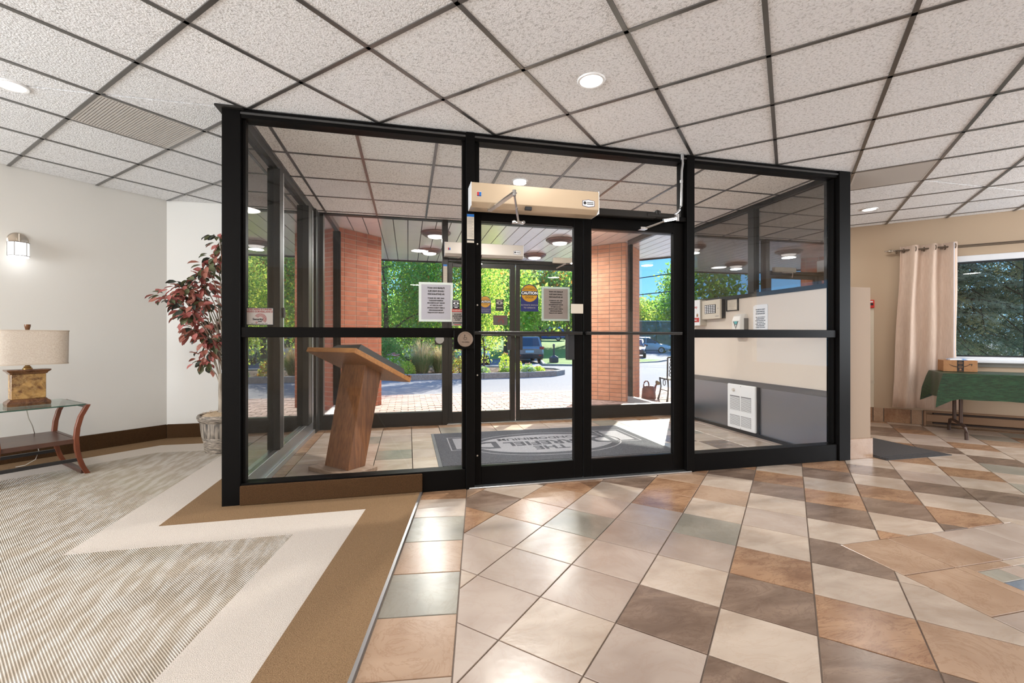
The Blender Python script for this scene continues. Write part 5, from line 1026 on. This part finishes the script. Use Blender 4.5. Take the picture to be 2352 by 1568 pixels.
def bush(name, label, x, y, r_, h, n, size, mats, seed, flower=None, group=None, z=.06):
    T = thing(name, label, 'plant', (x, y, z), 0, group); r = np.random.RandomState(seed); d = r.normal(size=(n, 3)); d /= np.linalg.norm(d, axis=1)[:, None]; d[:, 2] = abs(d[:, 2])
    C = d * np.array([r_, r_, h]) * (r.uniform(.45, 1, n) ** .5)[:, None]; Nm = r.normal(size=(n, 3)) + np.array([0, 0, .4]); Nm /= np.linalg.norm(Nm, axis=1)[:, None]; quads('leaves', C, Nm, size, mats, T)
    b = MB(); b.tube([(0, 0, -.02), (0, 0, h * .6)], [.02, .006], 6); [b.tube([(0, 0, .02), tuple(C[k] * .9)], .004, 5) for k in range(8)]; b.obj('stems', TRK, T)
    if flower:
        fm, k_, s_ = flower; top = C[np.argsort(-C[:, 2])[:k_ * 3]][::3] * 1.04
        for p in top[:k_]: b = MB(); b.lathe([(.001, -.3 * s_), (s_ * .8, -.1 * s_), (s_, .1 * s_), (s_ * .6, .35 * s_), (.001, .4 * s_)], 8, Matrix.Translation(tuple(p))); b.obj('blossom', fm, T, smooth=True)
    return T
FP = mat('dusty_pink_blossom', srgb(196, 140, 124), .8); FY_ = mat('yellow_blossom', srgb(240, 186, 50), .7); FV = mat('violet_blossom', srgb(150, 84, 190), .7); FK = mat('pink_blossom', srgb(222, 92, 130), .7); FO = mat('orange_blossom', srgb(236, 140, 40), .7); LS = mat('silver_leaf', srgb(206, 214, 190), .7, trans=.3)
bush('sedum', 'pale green stonecrop with dusty pink heads at the left of the island bed', -.42, 13.95, .36, .62, 1500, .035, [L1, L1, LS], 21, (FP, 16, .055))
bush('sedum', 'bright green leafy perennial beside the fountain grass', -.02, 13.75, .26, .42, 900, .035, [L1, L3], 22)
bush('yew', 'dark clipped shrub behind the stonecrop', -.9, 15.6, .9, 1.25, 3500, .05, [L2, L2, L5], 23)
bush('coneflower', 'spent brownish perennial with yellow leaves left of the flower patch', 1.55, 13.9, .28, .5, 700, .035, [L3, L5, L4], 24, (FP, 7, .025))
bush('dusty_miller', 'silvery leaved plant at the foot of the birch', 2.25, 13.75, .26, .22, 500, .035, [LS, L1], 25)
bush('pansy', 'violet flowered plant on the mulch near the street door stile', 3.0, 13.75, .2, .2, 350, .03, [L1, L5], 26, (FV, 9, .022))
bush('coneflower', 'taller peach coloured perennial with yellow leaves near the birch', 3.1, 14.3, .22, .62, 500, .035, [L3, L1], 27, (FO, 7, .03))
bush('dusty_miller', 'silver and white foliage plant at the tip of the island', 3.72, 13.65, .26, .24, 600, .035, [LS, LS, L1], 28)
bush('zinnia', 'pink flowered plant behind the silver foliage at the island tip', 3.78, 13.95, .22, .30, 400, .03, [L1, L5], 29, (FK, 9, .024))
bush('marigold', 'yellow flowered plant at the island tip beside the curb', 4.1, 13.8, .22, .20, 400, .03, [L1, L3], 30, (FY_, 12, .024))
bush('marigold', 'yellow flowered plant standing taller behind the pink flowers', 3.5, 14.1, .18, .36, 300, .03, [L1, L3], 31, (FY_, 8, .024))
# spruce outside the right window
SPN = mat('blue_green_needle', srgb(176, 188, 168), .7, trans=.3, spec=.2); SPD = mat('dark_needle', srgb(122, 138, 112), .7, trans=.3, spec=.2); SPG = mat('fresh_needle', srgb(182, 180, 136), .7, trans=.3, spec=.2)
sp = thing('blue_spruce', 'blue spruce with drooping branches close outside the right window', 'tree', TN(2.2, 2.9, -.1), 0)
r = np.random.RandomState(5); Cs, Ts = [], []
iv = np.array(MR.to_3x3()); br = MB()
base = np.array([2.2, 2.9])
for k in range(380):
    t = r.uniform(1.2, 3.6); z = r.uniform(.35, 3.0); n0 = r.uniform(.75, 2.3)
    d = np.array([(t - 2.2) * .35 + r.normal() * .25, -1 + r.normal() * .2, -.28 + r.normal() * .18]); d /= np.linalg.norm(d); o0 = np.array([t, n0, z]); Lb = r.uniform(.55, .95); st = o0 - d * Lb * .6
    br.tube([tuple(MR @ Vector(tuple(st)) - sp.location), tuple(MR @ Vector(tuple(o0 + d * Lb * .35)) - sp.location)], [.009, .003], 5)
    side = np.cross(d, [0, 0, 1]); side /= np.linalg.norm(side)
    for j in range(15):
        f = j / 14; b0 = st + d * Lb * f; sg = 1 if j % 2 else -1; tw = d * .75 + side * sg * .8 + np.array([0, 0, -.22 + r.normal() * .15]); tw /= np.linalg.norm(tw); tl = (.30 * (1 - f) + .07) * r.uniform(.7, 1.2)
        m_ = int(52 * tl / .2); s_ = r.uniform(0, 1, m_)[:, None]; nd = r.normal(size=(m_, 3)) * .8 + tw * .9; nd /= np.linalg.norm(nd, axis=1)[:, None]; Cs.append(b0 + tw * tl * s_ + nd * .014); Ts.append(nd)
C = np.concatenate(Cs); T_ = np.concatenate(Ts); C = C @ iv.T + np.array(MR.translation) - np.array(sp.location); T_ = T_ @ iv.T
n = len(C); s = np.cross(T_, r.normal(size=(n, 3))); s /= np.linalg.norm(s, axis=1)[:, None]; V = np.stack([C - T_ * .015 - s * .0024, C - T_ * .015 + s * .0024, C + T_ * .018 + s * .0012, C + T_ * .018 - s * .0012], 1).reshape(-1, 3)
me = bpy.data.meshes.new('needles'); me.vertices.add(4 * n); me.vertices.foreach_set('co', V.ravel()); me.loops.add(4 * n); me.loops.foreach_set('vertex_index', np.arange(4 * n)); me.polygons.add(n); me.polygons.foreach_set('loop_start', np.arange(n) * 4)
for q in (SPN, SPD, SPG): me.materials.append(q)
cum = np.cumsum([len(q) for q in Cs]); mi = np.zeros(n, dtype=np.int32); own = np.searchsorted(cum, np.arange(n), side='right') // 15; mi = np.array([0, 0, 1, 0, 2, 1])[own % 6]
me.polygons.foreach_set('material_index', mi.astype(np.int32)); me.update(calc_edges=True); o = link('needles', me, sp); o['kind'] = 'stuff'
br.obj('branches', TRK, sp)['kind'] = 'stuff'
b = MB(); b.tube([(0, 0, 0), (0, 0, 5)], [.16, .08], 10); b.obj('trunk', TRK, sp)
Nc = r.normal(size=(110000, 3)); Nc /= np.linalg.norm(Nc, axis=1)[:, None]; quads('inner_boughs', np.stack([r.uniform(.7, 4.3, 110000), r.uniform(1.5, 3.6, 110000), r.uniform(-.1, 4.4, 110000)], 1) @ iv.T + np.array(MR.translation) - np.array(sp.location), Nc, .06, [SPD, SPD, SPN, SPG], sp, .11)
# ------------------------------------------------------------------ cars
TYRE = mat('black_tyre', (.015, .015, .015), .8); RIM_ = mat('alloy_rim', (.5, .5, .52), .3, .9); CGL = mat('dark_car_glass', (.02, .03, .04), .05, spec=.8); TAIL = mat('red_tail_lamp', (.45, .02, .02), .2); TRIM = mat('black_car_trim', (.02, .02, .022), .6); HLAMP = mat('clear_headlamp', (.8, .8, .82), .1, .3)
def car(label, x, y, z, rz, paint, suv=True, group=None):
    c = thing('car', label, 'car', (x, y, z), rz, group); Lh = 2.25; roof = 1.66 if suv else 1.46; belt = 1.02 if suv else .92
    sec = lambda yy, w, zb, zs, zt: [(yy, [(-w * .86, zb), (-w, zb + .14), (-w, zs * .72), (-w * .96, zs), (-w * .5, zt), (w * .5, zt), (w * .96, zs), (w, zs * .72), (w, zb + .14), (w * .86, zb)])]
    S = sec(-Lh, .80, .42, .86, .90) + sec(-Lh + .12, .90, .30, belt - .02, belt) + sec(-1.2, .92, .24, belt, belt + .01) + sec(.3, .92, .24, belt - .02, belt) + sec(1.15, .91, .24, belt - .08, belt - .03) + sec(1.85, .88, .26, belt - .18, belt - .12) + sec(Lh, .76, .36, .66, .70)
    b = MB(); b.loft([[(px_, yy, pz) for px_, pz in ring] for yy, ring in S]); b.obj('body', paint, c, smooth=True)
    rear = -Lh + (.10 if suv else .55); G = [(rear, .80, belt - .01), (rear + .28, .66, roof - .06), (rear + .9, .68, roof), (.15, .67, roof - .02), (1.05, .80, belt - .03)]
    b = MB(); rg = []
    for (yy, w, zt) in ((rear, .80, belt), (rear + .30, .68, roof - .04), (rear + .9, .69, roof), (.12, .68, roof - .03), (1.1, .80, belt - .02)):
        rg.append([(-.82, yy if zt <= belt + .01 else yy, belt - .06), (-w, yy, zt - .01), (-w * .82, yy, zt + .02), (w * .82, yy, zt + .02), (w, yy, zt - .01), (.82, yy, belt - .06)])
    b.loft(rg); b.obj('cabin', paint, c, smooth=True)
    b = MB(); b.add([(-.66, rear + .02, belt + .04), (.66, rear + .02, belt + .04), (.58, rear + .29, roof - .10), (-.58, rear + .29, roof - .10)], [(0, 1, 2, 3)]); b.v = [(px_, py_ - .035, pz) for px_, py_, pz in b.v]; b.obj('rear_window', CGL, c)
    b = MB(); b.add([(-.68, 1.12, belt + .03), (.68, 1.12, belt + .03), (.60, .20, roof - .05), (-.60, .20, roof - .05)], [(0, 1, 2, 3)]); b.v = [(px_, py_ + .03, pz + .03) for px_, py_, pz in b.v]; b.obj('windscreen', CGL, c)
    for sg in (-1, 1):
        for y0, y1, y2, y3 in ((rear + .30, rear + 1.02, rear + 1.02, rear + .48), (rear + 1.10, rear + 1.95, rear + 1.95, rear + 1.10), (rear + 2.02, .98, .28, rear + 2.02)):
            b = MB(); b.add([(sg * .835, y0, belt + .03), (sg * .835, y1, belt + .03), (sg * .715, y2, roof - .10), (sg * .715, y3, roof - .10)], [(0, 1, 2, 3)]); b.obj('side_window', CGL, c)
        for wy in (-1.35, 1.38):
            Mw = Mx((sg * .80, wy, .34), (0, 1, 0), (0, 0, 1), (sg, 0, 0)); b = MB(); b.lathe([(.16, -.12), (.33, -.11), (.345, -.06), (.345, .06), (.33, .11), (.22, .115), (.2, .09)], 28, Mw); w_ = b.obj('wheel', TYRE, c, smooth=True)
            b = MB(); b.lathe([(.215, .09), (.21, .105), (.19, .095), (.001, .08)], 20, Mw); [b.box(-.018, .018, .03, .20, .088, .112, Mw @ Matrix.Rotation(2 * pi * k / 5, 4, 'Z')) for k in range(5)]; b.obj('alloy_rim', RIM_, w_)
        b = MB(); b.box(sg * .62, sg * .905, -Lh - .02, -Lh + .28, .86, 1.03); b.obj('tail_lamp', TAIL, c, bev=.03); b = MB(); b.box(sg * .55, sg * .84, Lh - .22, Lh - .02, .60, .74); b.obj('headlamp', HLAMP, c, bev=.03)
        b = MB(); b.box(sg * .90, sg * 1.06, .70, .82, belt - .02, belt + .12); b.obj('wing_mirror', paint if not suv else TRIM, c, bev=.03)
        if suv: b = MB(); b.tube([(sg * .60, rear + .4, roof + .03), (sg * .60, rear + .55, roof + .07), (sg * .60, -.05, roof + .05), (sg * .60, .1, roof)], .018, 6); b.obj('roof_rail', RIM_, c)
    b = MB(); b.box(-.86, .86, -Lh - .05, -Lh + .15, .30, .58); b.obj('rear_bumper', TRIM, c, bev=.04); b = MB(); b.box(-.26, .26, -Lh - .03, -Lh, .66, .80); b.obj('number_plate', mat('pale_plate', srgb(200, 206, 214), .5), c); b = MB(); b.box(-.84, .84, Lh - .12, Lh + .05, .28, .46); b.obj('front_bumper', TRIM, c, bev=.03)
    for sg in (-1, 1): b = MB(); b.box(sg * .55, sg * .72, -Lh - .065, -Lh - .05, .46, .52); b.obj('reflector', TAIL, c)
    return c
PG = mat('grey_car_paint', srgb(128, 128, 132), .25, .5, coat=.6); PW = mat('white_car_paint', srgb(226, 228, 230), .25, coat=.6); PS = mat('silver_car_paint', srgb(176, 180, 186), .25, .4, coat=.6); PN = mat('navy_car_paint', srgb(38, 50, 72), .2, .3, coat=.8); PB = mat('blue_car_paint', srgb(50, 96, 180), .25, .2, coat=.6)
car('grey car with red tail lamps parked facing the lawn, right of the street door stile', 7.45, 28.5, -.385, R(-6), PG)
car('white car half hidden by the fountain grass', .75, 25.5, -.37, R(-9), PW)
car('white car half hidden by the birch', 3.85, 26.6, -.375, R(-9), PW)
car('dark navy car at the right of the car park', 18.2, 33.6, -.385, R(150), PN, False)
car('white car seen side on at the right of the car park', 24.6, 42.4, -.385, R(-128), PS)
car('blue car parked far off at the top of the lawn', 17.2, 54, .86, R(70), PB)
car('small white car parked far off beside the blue one', 22.4, 57, .95, R(20), PW, False)
# ------------------------------------------------------------------ small outdoor things
sr = thing('cigarette_receptacle', 'dark bell based cigarette receptacle on the lawn corner beside the grey car', 'ash bin', (7.96, 23.85, -.20)); DKP = mat('charcoal_plastic', srgb(66, 68, 74), .6)
b = MB(); b.loft([[(sx_ * w, sy_ * w, z) for sx_, sy_ in ((-1, -1), (1, -1), (1, 1), (-1, 1))] for w, z in ((.21, 0), (.215, .26), (.20, .30), (.06, .40))]); b.obj('base', DKP, sr, bev=.03, seg=2)
b = MB(); b.lathe([(.055, .38), (.05, .90), (.062, .92), (.066, .98), (.05, 1.03), (.001, 1.05)], 16); b.obj('post', DKP, sr, smooth=True); b = MB(); b.lathe([(.016, 0), (.016, .004), (.001, .004)], 10, FRONT(0, -.064, .96)); b.obj('opening', PAPER, sr)
wc = thing('watering_can', 'rusty red metal watering can at the foot of the right brick column', 'watering can', (4.56, 7.86, -.02), R(20)); RST = mat('rusty_red_metal', srgb(132, 66, 52), .6, col2=srgb(96, 48, 38), ns=9, metal=.3)
b = MB(); b.lathe([(.001, 0), (.13, 0), (.135, .01), (.12, .19), (.09, .235), (.085, .24), (.06, .235), (.06, .2)], 24); b.obj('can_body', RST, wc, smooth=True)
b = MB(); b.tube([(.11, 0, .06), (.17, 0, .13), (.20, 0, .22), (.235, 0, .265)], [.028, .022, .018, .016], 10); b.obj('spout', RST, wc, smooth=True); b = MB(); b.lathe([(.016, 0), (.05, .045), (.052, .055), (.001, .06)], 18, Mx((.228, 0, .255), (0, 1, 0), (-.6, 0, .8), (.8, 0, .6))); b.obj('rose', mat('aged_brass', srgb(140, 124, 88), .5, .5), wc, smooth=True)
b = MB(); b.tube([(-.07 + .09 * 0 + .075 * cos(a) - 0, 0, .255 + .085 * sin(a)) for a in [pi * k / 12 for k in range(-2, 15)]], .012, 8); b.tube([(.10, 0, .16), (.16, 0, .20), (.20, 0, .23)], .006, 6); b.obj('handle', RST, wc, smooth=True)
ch = thing('cast_iron_chair', 'dark cast iron garden chair outside beside the right brick column', 'chair', (4.85, 7.45, -.02), R(-10)); CI = mat('dark_cast_iron', srgb(62, 62, 60), .6, .3)
b = MB(); b.box(-.21, .21, -.20, .20, .40, .42); [b.box(-.21 + k * .06, -.21 + k * .06 + .03, -.2, .2, .42, .428) for k in range(8)]; b.obj('seat', CI, ch, bev=.004)
for x, y in ((-.2, -.19), (.2, -.19), (-.2, .19), (.2, .19)): b = MB(); b.tube([(x, y, .42), (x * .92, y * .92, .25), (x * 1.0, y, .12), (x * 1.12, y * 1.12, 0)], [.016, .013, .014, .02], 8); b.obj('leg', CI, ch, smooth=True)
b = MB()
for x in (-.215, .215): b.tube([(x, -.2, .42), (x * 1.02, -.225, .62), (x * 1.08, -.26, .82)], .015, 8)
b.tube([(-.232, -.26, .815), (-.1, -.265, .835), (.1, -.265, .835), (.232, -.26, .815)], .015, 8); b.obj('back_frame', CI, ch, smooth=True)
bl_ = MB()
for i in range(4):
    for j in range(5): bl_.ring(.030, .042, -.006, .006, 12, M=Mx((-.15 + i * .10, -.215 - .012 * j, .50 + j * .068), (1, 0, 0), (0, .15, .99), (0, -.99, .15)))
bl_.obj('lattice', CI, ch)['kind'] = 'stuff'; b = MB(); b.ring(.05, .06, -.005, .005, 14, M=Mx((-.19, 0, .34), (0, 1, 0), (0, 0, 1), (1, 0, 0))); b.tube([(-.19, -.17, .20), (-.19, .17, .20)], .009, 6); b.tube([(.19, -.17, .20), (.19, .17, .20)], .009, 6); b.obj('leg_brace', CI, ch)
fe = thing('screened_fence', 'tall green screened fence beyond the car park', 'fence', (0, 0, 0)); FG = mat('green_windscreen', srgb(62, 92, 84), .8, col2=srgb(50, 78, 70), ns=2)
for k in range(7):
    x0, x1 = 22 + k * 3.0, 25 + k * 3.0; y0, y1 = 47.6 - k * .55, 47.6 - (k + 1) * .55
    b = MB(); b.prism(ccw([(x0, y0), (x1, y1), (x1, y1 + .04), (x0, y0 + .04)]), -.3, 3.1); b.obj('screen_panel', FG, fe); b = MB(); b.tube([(x0, y0 - .05, -.4), (x0, y0 - .05, 3.25)], .05, 8); b.obj('post', FG, fe); b = MB(); b.tube([(x0, y0 - .05, 3.15), (x1, y1 - .05, 3.15)], .035, 6); b.obj('top_rail', ALU, fe)
bd = thing('storage_shed', 'low blue grey shed far off at the top of the lawn', 'building', (21, 74, 1.0)); b = MB(); b.box(-4.4, 3.6, 0, 3, 0, 1.8); b.obj('wall', mat('blue_grey_siding', srgb(96, 112, 136), .8), bd)
b = MB(); b.prism([(-4.6, -.3), (3.8, -.3), (3.8, 3.3), (-4.6, 3.3)], 1.8, 1.95); b.obj('roof', mat('grey_roof', srgb(110, 118, 128), .8), bd); b = MB(); b.box(-1.6, -.5, -.03, 0, 0, 1.4); b.obj('door', mat('dull_blue_door', srgb(84, 104, 140), .7), bd)
for i, z in enumerate((4.7, 5.9)):
    pts = [(16.1 + 1.3 * s_, 29.9 - 3.2 * s_, z + .02 * (s_ * s_ - 20)) for s_ in range(-9, 7)]; b = MB(); b.tube(pts, .035, 6); tag(b.obj('power_cable', INK), ('lower', 'upper')[i] + ' black power cable crossing the sky above the car park', 'cable')
